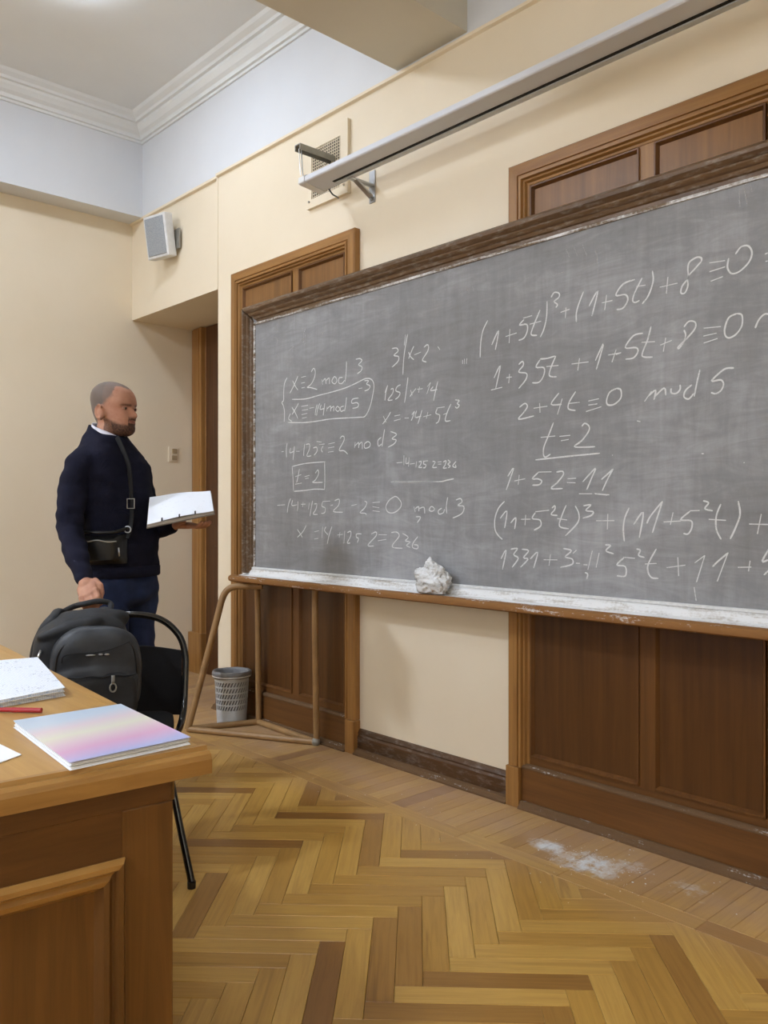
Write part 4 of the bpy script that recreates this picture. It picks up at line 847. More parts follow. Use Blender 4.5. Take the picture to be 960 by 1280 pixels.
MB().add([D(.03, b, z) for b, z in pr]+[D(DLEN, b, z) for b, z in pr], [list(range(n))[::-1], [n+i for i in range(n)]]+[[i, (i+1) % n, n+(i+1) % n, n+i] for i in range(n)]).obj('side_edging', M['desk_x'], dk)
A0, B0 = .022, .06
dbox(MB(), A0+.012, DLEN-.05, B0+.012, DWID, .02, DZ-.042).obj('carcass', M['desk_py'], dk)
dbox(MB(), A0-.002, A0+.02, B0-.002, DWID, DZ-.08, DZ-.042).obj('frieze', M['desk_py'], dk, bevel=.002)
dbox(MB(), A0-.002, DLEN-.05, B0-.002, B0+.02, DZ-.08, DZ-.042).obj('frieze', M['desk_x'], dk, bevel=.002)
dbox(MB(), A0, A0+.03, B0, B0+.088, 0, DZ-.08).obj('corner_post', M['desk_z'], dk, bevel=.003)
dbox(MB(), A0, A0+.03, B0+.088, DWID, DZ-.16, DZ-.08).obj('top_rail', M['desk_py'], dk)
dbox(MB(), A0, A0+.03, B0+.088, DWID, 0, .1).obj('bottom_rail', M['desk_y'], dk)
mo = [(0, 0), (0, .004), (.006, .013), (.014, .013), (.018, .006), (.022, .005), (.028, .010), (.036, .008), (.045, -.006), (.05, -.012), (.0, -.012)]
b0m, z1m, z0m = B0+.083, DZ-.155, .1
def mould(kind):
    P = []
    for d, o_ in mo:
        a = A0-o_
        if kind == 'right': P.append((D(a, b0m+d, z0m+d), D(a, b0m+d, z1m-d)))
        elif kind == 'top': P.append((D(a, b0m+d, z1m-d), D(a, DWID-.1-d, z1m-d)))
        else: P.append((D(a, b0m+d, z0m+d), D(a, DWID-.1-d, z0m+d)))
    n = len(mo)
    return MB().add([p[0] for p in P]+[p[1] for p in P], [list(range(n))[::-1], [n+i for i in range(n)]]+[[i, (i+1) % n, n+(i+1) % n, n+i] for i in range(n)])
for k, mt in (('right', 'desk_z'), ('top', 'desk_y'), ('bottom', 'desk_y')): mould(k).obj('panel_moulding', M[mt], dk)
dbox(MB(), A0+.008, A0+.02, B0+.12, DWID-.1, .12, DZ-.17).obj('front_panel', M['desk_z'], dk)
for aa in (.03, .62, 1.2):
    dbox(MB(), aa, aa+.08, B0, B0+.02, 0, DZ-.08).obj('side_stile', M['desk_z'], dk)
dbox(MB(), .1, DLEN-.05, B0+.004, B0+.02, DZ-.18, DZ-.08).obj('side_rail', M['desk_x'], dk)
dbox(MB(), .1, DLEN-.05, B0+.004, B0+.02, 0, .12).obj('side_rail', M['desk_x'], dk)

def slab(corners, z0, z1):
    c = [Vector((p[0], p[1], 0)) for p in corners]
    return MB().add([p+Vector((0, 0, z0)) for p in c]+[p+Vector((0, 0, z1)) for p in c], [(0,3,2,1),(4,5,6,7),(0,1,5,4),(1,2,6,5),(2,3,7,6),(3,0,4,7)])
def grow(cs, k, sh=(0, 0)):
    cx = sum(c[0] for c in cs)/4; cy = sum(c[1] for c in cs)/4
    return [(cx+(c[0]-cx)*k+sh[0], cy+(c[1]-cy)*k+sh[1]) for c in cs]
NB2 = [(4.0469, -2.2003), (4.0538, -1.9938), (4.3704, -2.0172), (4.3742, -2.2281)]
NB1 = [(3.3543, -2.1311), (3.421, -1.9263), (3.8473, -2.0256), (3.8798, -2.2727)]
ra = Mat('rainbow_cover', .28)
sx = ra.N.new('ShaderNodeSeparateXYZ'); ra.ln(ra.tc.outputs['Object'], sx.inputs[0])
pu = Vector(NB2[2][:2])-Vector(NB2[1][:2]); pu.normalize()
v1 = ra.math('ADD', ra.math('MULTIPLY', sx.outputs[0], pu.x), ra.math('MULTIPLY', sx.outputs[1], pu.y))
dv = Vector(NB2[0][:2])-Vector(NB2[1][:2]); dv.normalize()
v2 = ra.math('ADD', ra.math('MULTIPLY', sx.outputs[0], dv.x), ra.math('MULTIPLY', sx.outputs[1], dv.y))
v = ra.math('ADD', v1, ra.math('MULTIPLY', v2, -.25))
wob = ra.math('ADD', v, ra.math('MULTIPLY', ra.noise(ra.mapping(), 4, 2), .03))
ra.color(ra.ramp(ra.fr(wob, -.155, .17), [(0.0, srgb(184, 204, 228)), (.2, srgb(196, 212, 230)), (.36, srgb(222, 208, 218)), (.52, srgb(224, 224, 208)), (.66, srgb(222, 200, 212)), (.8, srgb(216, 170, 206)), (.92, srgb(196, 178, 220)), (1.0, srgb(172, 182, 228))]))
n2 = thing('rainbow_notebook', (sum(c[0] for c in NB2)/4, sum(c[1] for c in NB2)/4, DZ), 'closed notebook with a pastel rainbow cover on the desk corner', 'notebook')
slab(NB2, DZ+.001, DZ+.002).obj('back_cover', M['paper'], n2)
nbm = MB()
for i in range(6):
    s_ = slab(grow(NB2, .985-.004*(i % 3), (.0015*math.sin(i*2.3), .0015*math.cos(i*1.7))), DZ+.002+i*.0018, DZ+.0035+i*.0018); nbm.add(s_.v, s_.f)
nbm.obj('pages', M['paper'], n2)
cov = slab(NB2, DZ+.0132, DZ+.0142)
cov.obj('front_cover', ra.m, n2)
n1 = thing('open_notebook', (sum(c[0] for c in NB1)/4, sum(c[1] for c in NB1)/4, DZ), 'open squared notebook with handwriting at the left edge of the desk', 'notebook')
pg = Mat('written_page', .7)
gr = pg.N.new('ShaderNodeTexBrick'); gr.inputs['Scale'].default_value = 1; gr.offset = 0
gr.inputs['Color1'].default_value = gr.inputs['Color2'].default_value = srgb(234, 239, 246); gr.inputs['Mortar'].default_value = srgb(190, 205, 228)
gr.inputs['Mortar Size'].default_value = .0004; gr.inputs['Brick Width'].default_value = .005; gr.inputs['Row Height'].default_value = .005
pg.ln(pg.tc.outputs['Object'], gr.inputs['Vector'])
ink = pg.noise(pg.mapping((1, 1, 1)), 130, 3, .7)
inkr = pg.noise(pg.mapping((1, 1, 1)), 9, 1)
pg.color(pg.mix(pg.math('MULTIPLY', pg.fr(ink, .60, .66), pg.fr(inkr, .45, .6)), gr.outputs[0], srgb(120, 130, 160)))
for i in range(7):
    sh = (.002*math.sin(i*1.9), .003*math.cos(i*2.1))
    q = slab(grow(NB1, 1-.006*(i % 2), sh), DZ+.001+i*.0022, DZ+.0026+i*.0022)
    for vv in q.v: vv.z += .004*math.sin((vv.x+vv.y)*18)*(i/7)
    q.obj('page', pg.m, n1)
pen0, pen1 = Vector((3.9044, -2.177, 0.806)), Vector((3.9675, -2.1187, 0.806))
pn = thing('red_pen', (pen0+pen1)/2, 'red pen lying on the desk at the left edge of the view', 'pen')
red = plain('red_plastic', srgb(170, 38, 48), .3)
dd = (pen1-pen0).normalized()
MB().tube([pen1, pen1-dd*.06], .0052, 12).obj('cap', red, pn, smooth=True, angle=40)
MB().tube([pen1-dd*.06, pen1-dd*.15], [.0046, .0042], 12).obj('barrel', red, pn, smooth=True, angle=40)
PA = [(4.0249, -2.2988), (4.1481, -2.257), (4.2366, -2.2522), (4.3014, -2.3756)]
slab(PA, DZ+.0008, DZ+.002).obj('paper_sheet', M['paper'], None, label='corner of a white paper sheet beside the rainbow notebook', cat='paper')

# ------------------------------------------------------------------ chair
LATC = -1.186
chn = (Vector((.24, -.97)))           # facing, in (lat, depth)
fabric = Mat('black_seat_fabric', .9, .2); fabric.color(srgb(20, 19, 20)); fabric.bump(fabric.noise(fabric.mapping(), 400, 2), .3, .002)
br = Vector((-.745, 3.14)); side = Vector((-.97, -.24))
def C(s_, f, z):     # s: from the right post towards the left post, f: forward
    q = br + side*s_ + chn*f
    return L(q.x, q.y, z)
ch = thing('visitor_chair', C(.2, .2, 0), 'black visitor chair with looped tube back holding the backpack behind the desk', 'chair')
W = .41
loop = [C(.04, .25, .425), C(.02, .10, .42), C(.006, .03, .47), C(0, -.01, .58), C(.0, -.03, .66), C(.025, -.045, .735), C(.095, -.06, .795), C(W/2, -.065, .815), C(W-.095, -.06, .795), C(W-.025, -.045, .735), C(W, -.03, .66), C(W, -.01, .58), C(W-.006, .03, .47), C(W-.02, .10, .42), C(W-.04, .25, .425)]
MB().tube(smooth_path(loop, 7), .0125, 14).obj('back_loop', M['black_metal'], ch, smooth=True, angle=60)
for s0, s1 in ((0, -.145), (W, W+.12)):
    sg = -1 if s0 == 0 else 1
    MB().tube(smooth_path([C(s0-sg*.06, .12, .425), C(s0-sg*.065, .27, .425), C(s0-sg*.065, .32, .39), C(s0-sg*.035, .39, .24), C(s0+sg*.015, .485, .02)], 5), .0115, 12).obj('leg', M['black_metal'], ch, smooth=True, angle=60)
    MB().tube([C(s0-sg*.05, .22, .42), C(s0-sg*.07, .0, .02)], .0115, 12).obj('leg', M['black_metal'], ch, smooth=True, angle=60)
    for fpt in (C(s0+sg*.015, .485, 0), C(s0-sg*.07, 0, 0)):
        MB().tube([fpt, fpt+Vector((0, 0, .022))], .0135, 12).obj('foot', M['black_plastic'], ch)
seat = MB().ell(C(W/2, .2, .452), (C(1, 0, 0)-C(0, 0, 0))*.165, (C(0, 1, 0)-C(0, 0, 0))*.165, (0, 0, .026), p=5, nu=40, nv=12)
seat.obj('seat', fabric.m, ch, smooth=True)
rings = []
for j in range(9):
    zz = .44+.235*j/8; th = .018*math.sin(math.pi*(j+.5)/9)**.4
    top_c = []
    for i in range(25):
        s_ = W*(.03+.94*i/24); curve = -.045*math.sin(math.pi*i/24)*1.0
        top_c.append(C(s_, curve+th-.012-(zz-.46)*.12, zz + .018*math.sin(math.pi*i/24)*(j/8)))
    bot_c = []
    for i in range(25)[::-1]:
        s_ = W*(.03+.94*i/24); curve = -.045*math.sin(math.pi*i/24)
        bot_c.append(C(s_, curve-th-.012-(zz-.46)*.12, zz + .018*math.sin(math.pi*i/24)*(j/8)))
    rings.append(top_c+bot_c)
MB().loft(rings).obj('backrest', fabric.m, ch, smooth=True, angle=50)

# ------------------------------------------------------------------ backpack on the chair
LD = lambda la, de: RT*la + FW*de
nrm = LD(.35, -.937); wid = LD(.937, .35); UP = Vector((0, 0, 1))
bcx = L(-1.06, 2.94, .0)
bp_ = thing('backpack', L(-1.06, 2.94, .475), 'black fabric backpack with a domed front pocket standing on the chair', 'backpack')
bf = Mat('black_backpack_fabric', .62, .35)
bf.color(bf.mix(bf.fr(bf.noise(bf.mapping(), 9, 4), .35, .7), srgb(26, 27, 30), srgb(44, 46, 50)))
bf.bump(bf.noise(bf.mapping(), 600, 2), .25, .001)
bf2 = Mat('dark_grey_pocket_fabric', .5, .4)
bf2.color(bf2.mix(bf2.fr(bf2.noise(bf2.mapping(), 7, 4), .35, .7), srgb(40, 43, 48), srgb(60, 64, 70)))
bf2.bump(bf2.noise(bf2.mapping(), 500, 2), .25, .001)
def skin(mb, name, vox, mat, parent, sm=4, fold=0, fscale=14, stretch=(1, 1, 1), seed=0):
    org = origin(parent)
    me = remeshed(mb, name, vox, org, sm)
    if fold: wrinkle(me, fold, fscale, stretch, seed)
    return link_mesh(me, name, [mat] if not isinstance(mat, list) else mat, parent, org)
b1 = MB()
b1.ell(bcx+UP*.655, wid*.165, nrm*.095, (UP*.19), p=3.0, nu=28, nv=18)
b1.ell(bcx+UP*.60-wid*.06, wid*.13, nrm*.10, UP*.135, p=2.6)
b1.ell(bcx+UP*.79-wid*.0-nrm*.02, wid*.12, nrm*.07, UP*.065, p=2.4)
b1.ell(bcx+UP*.815-nrm*.03+wid*.055, wid*.10, nrm*.055, UP*.038+wid*.012, p=2.2)
b1.ell(bcx+UP*.80+nrm*.055-wid*.04, wid*.11+UP*.025, nrm*.035, UP*.028, p=2.2)
skin(b1, 'main_compartment', .007, bf.m, bp_, 4, .014, 11, (1, 1, .7), 2.0)
pk = MB().ell(bcx+nrm*.10+wid*.045+UP*.645, wid*.148, nrm*.06, UP*.165, p=3.2, nu=28, nv=18)
pk.ell(bcx+nrm*.12+wid*.045+UP*.60, wid*.142, nrm*.055, UP*.10, p=3.0)
fp = skin(pk, 'front_pocket', .007, bf2.m, bp_, 3, .008, 12, (1, 1, .8), 5.0)
lp_ = MB().ell(bcx+nrm*.150+wid*.05+UP*.575, wid*.128, nrm*.035, UP*.088, p=3.4, nu=28, nv=16)
skin(lp_, 'lower_pocket', .007, bf.m, bp_, 3, .006, 14, (1, 1, 1), 8.0)
arc = []
for i in range(25):
    a = math.pi*i/24
    sx_, sz_ = -math.cos(a), math.sin(a)
    sg = lambda q, p: math.copysign(abs(q)**(2/p), q)
    arc.append(bcx+nrm*.142+wid*(.045+.13*sg(sx_, 3.2))+UP*(.64+.142*sg(sz_, 3.2)))
MB().tube(arc, .0035, 8).obj('pocket_piping', M['black_plastic'], bp_, smooth=True)
MB().tube([bcx+nrm*.186+wid*(-.07+.012*k)+UP*(.652+.002*math.sin(k)) for k in range(21)], .003, 8).obj('zipper', M['slot'], bp_, smooth=True)
zp = MB().tube(smooth_path([bcx+nrm*.193+wid*.095+UP*.655, bcx+nrm*.196+wid*.095+UP*.63], 3), .006, 8)
zp.tube([bcx+nrm*.197+wid*.095+UP*.615+(wid*math.cos(a)+UP*math.sin(a)*1.4)*.010 for a in [2*math.pi*i/14 for i in range(14)]], .0028, 8, True)
zp.obj('zipper_pull', M['galv'], bp_, smooth=True, label='metal zipper pull on the lower pocket')
MB().tube([bcx+nrm*.085-wid*.13+UP*.735, bcx+nrm*.10-wid*.145+UP*.70], [.005, .003], 8).obj('zipper_pull', M['steel'], bp_, smooth=True)
em = MB()
for k, (dx, dz, wx) in enumerate(((-.02, .0, .016), (.012, .001, .008), (.032, .0, .009))):
    em.ell(bcx+nrm*.166+wid*(.045+dx)+UP*(.722+dz), wid*wx, nrm*.004, UP*.0035, p=2.2, nu=12, nv=6)
em.obj('emblem', M['steel'], bp_, smooth=True, label='small silver emblem on the front pocket', kind='stuff')
# patch seam under the emblem
MB().tube(smooth_path([bcx+nrm*.160+wid*-.065+UP*.70, bcx+nrm*.166+wid*-.05+UP*.728, bcx+nrm*.168+wid*.06+UP*.732, bcx+nrm*.160+wid*.15+UP*.76], 5), .002, 6).obj('seam', M['slot'], bp_)
HND = L(-1.10, 3.10, .862)
hp = [bcx+UP*.83-wid*.085-nrm*.075, HND-wid*.05-UP*.012, HND+UP*.0, HND+wid*.045+UP*.006, HND+wid*.085-UP*.008, bcx+UP*.82+wid*.085-nrm*.05]
MB().tube(smooth_path(hp, 6), .0105, 10).obj('top_handle', bf.m, bp_, smooth=True)
for s_, q in ((-1, 0.0), (1, .4)):
    P = [bcx+UP*.83-nrm*.08+wid*.05*s_, bcx+UP*.852-nrm*.05+wid*.075*s_, bcx+UP*.835+nrm*.0+wid*.095*s_, bcx+UP*.79-nrm*.0+wid*.13*s_, bcx+UP*.70-nrm*.02+wid*.158*s_, bcx+UP*.56-nrm*.04+wid*.155*s_]
    MB().tube(smooth_path(P, 5), .017, 10, squash=.5).obj('shoulder_strap', bf.m, bp_, smooth=True)

# ------------------------------------------------------------------ the person
def P_(x, y, z): return L(-1.186+x, 3.6+y, z)
ps = thing('person', P_(0.03, 0, 0), 'man with shaved head and short beard in navy sweater reading by the blackboard', 'person')
ORG = origin(ps)
FA = math.radians(-28)
Df = Vector((math.cos(FA), math.sin(FA))); Ds = Vector((-math.sin(FA), math.cos(FA)))   # facing, towards his left
TOR = [(.90, .056, 0, .164, .118), (1.0, .054, 0, .168, .124), (1.1, .046, 0, .170, .128), (1.2, .036, 0, .172, .126), (1.3, .024, 0, .176, .122),
       (1.38, .014, 0, .174, .116), (1.44, .006, 0, .156, .104), (1.485, .002, .0, .122, .090), (1.52, .0, 0, .092, .078), (1.548, .001, 0, .072, .070)]
def tor(z):
    for i in range(len(TOR)-1):
        a, b = TOR[i], TOR[i+1]
        if a[0] <= z <= b[0]:
            t = (z-a[0])/(b[0]-a[0]); return [a[k]+(b[k]-a[k])*t for k in range(5)]
    return TOR[0] if z < TOR[0][0] else TOR[-1]
def ring(z, grow_=0.0, n=36, tilt=0.0, p=2.3):
    _, cx, cy, w_, d_ = tor(z)
    out = []
    for k in range(n):
        a = 2*math.pi*k/n
        c_, s_ = math.cos(a), math.sin(a)
        c_ = math.copysign(abs(c_)**(2/p), c_); s_ = math.copysign(abs(s_)**(2/p), s_)
        fx_, fy_ = c_*(d_+grow_), s_*(w_+grow_)
        q = Df*fx_ + Ds*fy_
        out.append(P_(cx+q.x, cy+q.y, z-tilt*fx_))
    return out
def surf(x, z, out=0.01):
    """point on the camera side of the torso at sideways x"""
    _, cx, cy, w_, d_ = tor(z); best = None
    for k in range(720):
        a = 2*math.pi*k/720
        q = Df*(math.cos(a)*(d_+out)) + Ds*(math.sin(a)*(w_+out))
        e = abs(cx+q.x-x)
        if q.y < .02 and (best is None or e < best[0]): best = (e, q)
    q = best[1]; return P_(cx+q.x, cy+q.y, z)
def shp(v2, s=1): return v2
SHR = (-.070, -.152, 1.395); ELR = (-.080, -.225, 1.125); WRR = (.042, -.395, .935)
SHL = (.082, .150, 1.395); ELL = (.130, .17, 1.125); WRL = (.275, .03, 1.142)
KN = Vector((.080, -.455, .885))      # knuckle centre of the hanging hand

# --- body: one continuous skin
B = MB()
HZ, HX, HY = 1.524, .026, .0          # chin level and ear axis
hr = math.radians(-20)
Hf = Vector((math.cos(hr), math.sin(hr))); Hs = Vector((-math.sin(hr), math.cos(hr)))
prof = [ # z, front, back, half width
 (.000, .072, .02, .022), (.008, .088, -.005, .036), (.020, .097, -.025, .046), (.034, .098, -.045, .053), (.046, .094, -.062, .058), (.054, .097, -.068, .060),
 (.062, .094, -.074, .062), (.070, .099, -.079, .064), (.080, .097, -.084, .066), (.092, .095, -.089, .068), (.105, .093, -.093, .070), (.118, .092, -.096, .072),
 (.128, .097, -.098, .073), (.140, .100, -.100, .075), (.155, .098, -.102, .077), (.170, .093, -.102, .077), (.185, .085, -.099, .075), (.200, .072, -.092, .070),
 (.213, .056, -.080, .061), (.224, .036, -.064, .048), (.232, .014, -.045, .032), (.2365, -.012, -.026, .010)]
def nose_(z):
    T_ = [(.066, 0), (.071, .006), (.076, .020), (.083, .027), (.090, .024), (.105, .014), (.120, .003), (.126, 0)]
    for i in range(len(T_)-1):
        if T_[i][0] <= z <= T_[i+1][0]:
            t = (z-T_[i][0])/(T_[i+1][0]-T_[i][0]); return T_[i][1]+(T_[i+1][1]-T_[i][1])*t
    return 0
zz = []
for i in range(len(prof)-1):
    for s_ in (0, .5): zz.append([prof[i][k]+(prof[i+1][k]-prof[i][k])*s_ for k in range(4)])
zz.append(list(prof[-1]))
rings = []
HN = 72
def head_pt(fw_, sd, z): return P_(HX+(Hf*fw_+Hs*sd).x, HY+(Hf*fw_+Hs*sd).y, HZ+z)
for z, f, b_, w_ in zz:
    c_, a_ = (f+b_)/2, (f-b_)/2
    rg_ = []
    for k in range(HN):
        a = 2*math.pi*k/HN
        ca, sa = math.cos(a), math.sin(a)
        pw = 2.35
        x_ = c_ + math.copysign(abs(ca)**(2/pw), ca)*a_
        wl_ = w_*(1.0 if ca < 0 else 1.0-.10*ca)
        y_ = math.copysign(abs(sa)**(2/pw), sa)*wl_
        if ca > 0:
            x_ += nose_(z)*math.exp(-(y_/.0115)**2)
            x_ -= .011*math.exp(-((abs(y_)-.031)/.013)**2-((z-.116)/.009)**2)
            x_ += .005*math.exp(-((abs(y_)-.030)/.020)**2-((z-.131)/.006)**2)
            x_ += .004*math.exp(-(y_/.022)**2-((z-.068)/.004)**2) + .004*math.exp(-(y_/.020)**2-((z-.055)/.004)**2)
            x_ -= .004*math.exp(-(y_/.024)**2-((z-.0615)/.0028)**2)
            x_ += .004*math.exp(-((abs(y_)-.045)/.014)**2-((z-.095)/.012)**2)
        rg_.append(head_pt(x_, y_, z))
    rings.append(rg_)
B.loft(rings)
for s_ in (-1, 1):   # ears
    e0 = head_pt(-.006, .073*s_, .098)
    fwd3 = head_pt(1, 0, 0)-head_pt(0, 0, 0); sd3 = (head_pt(0, 1, 0)-head_pt(0, 0, 0))*s_
    B.ell(e0+sd3*.006, fwd3*.014, sd3*.009-fwd3*.006, UP*.027-fwd3*.005, p=2.2)
    rim_ = [e0+sd3*.016+fwd3*(.016*math.cos(a)-.004)+UP*(.030*math.sin(a)+.002) for a in [math.radians(d_) for d_ in range(30, 290, 20)]]
    B.tube(rim_, .0048, 8)
    B.ball(e0+sd3*.010+UP*-.028+fwd3*.004, .0075)
B.ell(P_(.004, .0, 1.555), LD(.050, -.03), LD(.02, .050), (P_(.02, 0, 1.63)-P_(.004, 0, 1.555)), p=2.4)
B.cone(P_(.0, 0, 1.50), P_(.016, 0, 1.60), .059, .054)
B.ell(P_(.05, -.015, 1.555), LD(.03, -.02), LD(.01, .03), UP*.04)
B.loft([ring(z, -.022) for z in (.90, 1.0, 1.1, 1.2, 1.3, 1.38, 1.44, 1.485, 1.52)])
for sh, el, wr_ in ((SHR, ELR, WRR), (SHL, ELL, WRL)):
    B.chain([P_(*sh), P_(*el), P_(*wr_)], [.042, .034, .024])
# legs and feet
HPR = Vector((.056, 0))-Ds*.086; HPL = Vector((.056, 0))+Ds*.086
B.ell(P_(.056, 0, .88), LD(Df.x, Df.y)*.105, LD(Ds.x, Ds.y)*.155, UP*.09, p=2.3)
FR_ = HPR-Ds*.02+Df*.02; FL_ = HPL+Ds*.02-Df*.03
for hp_, ft in ((HPR, FR_), (HPL, FL_)):
    kn = (hp_+ft)/2+Df*.02
    B.chain([P_(hp_.x, hp_.y, .86), P_(kn.x, kn.y, .48), P_(ft.x, ft.y, .09)], [.078, .052, .036])
# hanging hand, gripping the handle
W3 = P_(*WRR); K3 = P_(*KN)
dirh = (K3-W3).normalized()
ax = (LD(.93, -.35)).normalized(); ax = (ax-dirh*ax.dot(dirh)).normalized(); nb = dirh.cross(ax).normalized()
if nb.dot(LD(0, -1)) < 0: nb = -nb     # nb: back of the hand
B.ell((W3+K3)/2+dirh*.004, ax*.040, nb*.0165, dirh*.046, p=2.6)
B.cone(W3-dirh*.01, W3+dirh*.02, .026, .027)
for i in range(4):
    off = (-.031+.0205*i); ln_ = (.030, .034, .036, .033)[i]
    k0 = K3+ax*off-dirh*(.004 if i in (1, 2) else .008)
    B.ball(k0+nb*.004, .0108)
    k1 = k0+dirh*ln_*.9-nb*.002+Vector((0, 0, -.004)); k2 = k1-nb*.024-UP*.010; k3 = k2-nb*.012+UP*.016
    B.chain([k0, k1, k2, k3], [.0102, .0094, .0088, .0080])
th0 = W3+dirh*.022+ax*.034-nb*.006; th1 = th0+dirh*.030+ax*.012-nb*.006; th2 = th1+dirh*.026-ax*.006-nb*.012; th3 = th2+dirh*.014-ax*.014-nb*.008
B.chain([th0, th1, th2, th3], [.015, .0125, .0108, .0092])
# hand under the open book
W4 = P_(*WRL); pd = LD(.93, -.33).normalized(); ps_ = LD(.33, .93).normalized()
B.ell(W4+pd*.055+UP*.0, pd*.050, ps_*.040, UP*.0155, p=2.6)
for i in range(4):
    o_ = -.031+.0205*i; l_ = (.90, 1.0, 1.05, .95)[i]
    a0 = W4+pd*.096+ps_*o_-UP*.002; a1 = a0+pd*.034*l_-UP*.004; a2 = a1+pd*.022*l_+UP*.008; a3 = a2+pd*.014*l_+UP*.012
    B.chain([a0, a1, a2, a3], [.0105, .0095, .0088, .0080])
tb = W4+pd*.03-ps_*.036; B.chain([tb, tb-ps_*.022+pd*.020+UP*.004, tb-ps_*.030+pd*.045+UP*.012, tb-ps_*.028+pd*.065+UP*.016], [.014, .012, .0105, .009])
body = remeshed(B, 'body', .0042, ORG, 2)
# colour zones that belong to the head: cropped hair, beard, lips, brows
hair = body.attributes.new('hair', 'FLOAT', 'POINT'); beard = body.attributes.new('beard', 'FLOAT', 'POINT'); lip = body.attributes.new('lip', 'FLOAT', 'POINT')
H_, Bd, Lp = [], [], []
h0 = head_pt(0, 0, 0)-ORG; fw3 = head_pt(1, 0, 0)-head_pt(0, 0, 0); sw3 = head_pt(0, 1, 0)-head_pt(0, 0, 0)
ss = lambda a, b, x_: max(0, min(1, (x_-a)/(b-a)))
for v_ in body.vertices:
    q = v_.co-h0; f, s_, z = q.dot(fw3), q.dot(sw3), q.z
    if z < -.06 or z > .25 or abs(s_) > .1 or abs(f) > .14:
        H_.append(0); Bd.append(0); Lp.append(0); continue
    jit = noise.noise(q*90)*.006
    line = .150 - .55*max(0, f-.01) if f > -.02 else .155
    hz_front = ss(.052, .030, f+jit-.25*max(0, .20-z)*0) if z > .14 else 1
    # hairline: recedes at the temples, dark fringe only on the crown
    hh_ = 0
    if f < .045+jit-.25*max(0, .14-z)+(.03*ss(.045, .0, abs(s_)) if z > .17 else 0):
        low = .030 if f < -.045 else (.075+ (f+.045)*1.0)
        hh_ = ss(low-.004, low+.02, z+jit)
    ear = math.exp(-((f+.006)/.024)**2-((z-.097)/.036)**2)
    if abs(s_) > .066 and ear > .45: hh_ = 0
    H_.append(hh_*(.85 if f > .0 else .95))
    bb_ = 0
    if f > -.004:
        top_ = .074 if abs(s_) < .024 and f > .07 else .030+.034*ss(.075, .0, f)+.012
        bb_ = ss(top_+.008, top_-.006, z+jit)
        if abs(s_) < .021 and f > .085 and .052 < z < .065: bb_ *= .25
        if z < -.005: bb_ *= ss(-.03, -.005, z)
        if f < .03: bb_ *= .75
    br_ = math.exp(-((z-.1285-.06*0)/.0042)**2)*ss(.055, .046, abs(s_))*ss(.008, .014, abs(s_))*(1 if f > .06 else 0)
    Bd.append(max(bb_, br_*.9))
    Lp.append(1.0 if (abs(s_) < .019 and f > .085 and .0535 < z < .0635) else 0)
hair.data.foreach_set('value', H_); beard.data.foreach_set('value', Bd); lip.data.foreach_set('value', Lp)
sk = Mat('skin', .58, .3)
def attr(m, n): a = m.N.new('ShaderNodeAttribute'); a.attribute_name = n; return a.outputs['Fac']
base = sk.mix(sk.fr(sk.noise(sk.mapping(), 26, 4), .35, .7), srgb(180, 134, 110), srgb(164, 114, 92))
c = sk.mix(attr(sk, 'hair'), base, srgb(98, 90, 84))
c = sk.mix(attr(sk, 'beard'), c, sk.mix(sk.fr(sk.noise(sk.mapping(), 160, 2), .4, .62), srgb(56, 38, 30), srgb(96, 66, 50)))
c = sk.mix(attr(sk, 'lip'), c, srgb(132, 84, 72))
sk.color(c); sk.b.inputs['Subsurface Weight'].default_value = .06; sk.b.inputs['Subsurface Radius'].default_value = (.01, .004, .002)
link_mesh(body, 'body', [sk.m], ps, ORG)
eyw = plain('eye_white', srgb(168, 156, 148), .4); eyd = plain('dark_iris', srgb(40, 30, 24), .2)
for s_ in (-1, 1):
    e = MB().ball(head_pt(.0755, .031*s_, .1155), .0108)
    eo = e.obj('eye', eyw, ps, smooth=True)
    MB().ball(head_pt(.0805, .0315*s_, .1155), .0074).obj('iris', eyd, eo, smooth=True)
    MB().tube(smooth_path([head_pt(.0835-.004*abs(k), (.031+.014*k)*s_, .1205-.003*k*k) for k in (-1, -.4, .3, 1)], 3), .0042, 8).obj('eyelid', sk.m, eo, smooth=True)
    MB().tube(smooth_path([head_pt(.082-.004*abs(k), (.031+.014*k)*s_, .1095+.002*k*k) for k in (-1, -.4, .3, 1)], 3), .0030, 8).obj('eyelid', sk.m, eo, smooth=True)

# --- clothes
knit = Mat('navy_knit', .92, .15); knit.color(knit.mix(knit.fr(knit.noise(knit.mapping(), 8, 4), .35, .7), srgb(17, 18, 32), srgb(28, 29, 46)))
kw = knit.N.new('ShaderNodeTexWave'); kw.inputs['Scale'].default_value = 90; knit.ln(knit.mapping(), kw.inputs[0]); knit.bump(kw.outputs['Fac'], .3, .002)
T = MB()
tl_ = {1.485: .10, 1.52: .25, 1.548: .42}
T.loft([ring(z, .006, tilt=tl_.get(z, 0)) for z in (.925, 1.0, 1.1, 1.2, 1.3, 1.38, 1.44, 1.485, 1.52, 1.548)])
T.chain([P_(*SHR), P_(-.082, -.192, 1.26), P_(*ELR)], [.060, .057, .053]); T.chain([P_(*ELR), P_(-.015, -.32, 1.02), (P_(*WRR)-dirh*.012)], [.053, .046, .033])
T.chain([P_(*SHL), P_(.105, .165, 1.26), P_(*ELL)], [.058, .055, .052]); T.chain([P_(*ELL), P_(*WRL)-pd*.02], [.053, .036])
T.cone(P_(-.03, -.07, 1.450), P_(*SHR), .052, .060); T.cone(P_(.035, .07, 1.450), P_(*SHL), .052, .058)
swm = remeshed(T, 'sweater', .0065, ORG, 6)
wrinkle(swm, .010, 6.5, (1, 1, 1.7), 4.0); wrinkle(swm, .007, 14, (1, 1, 2.0), 1.0)
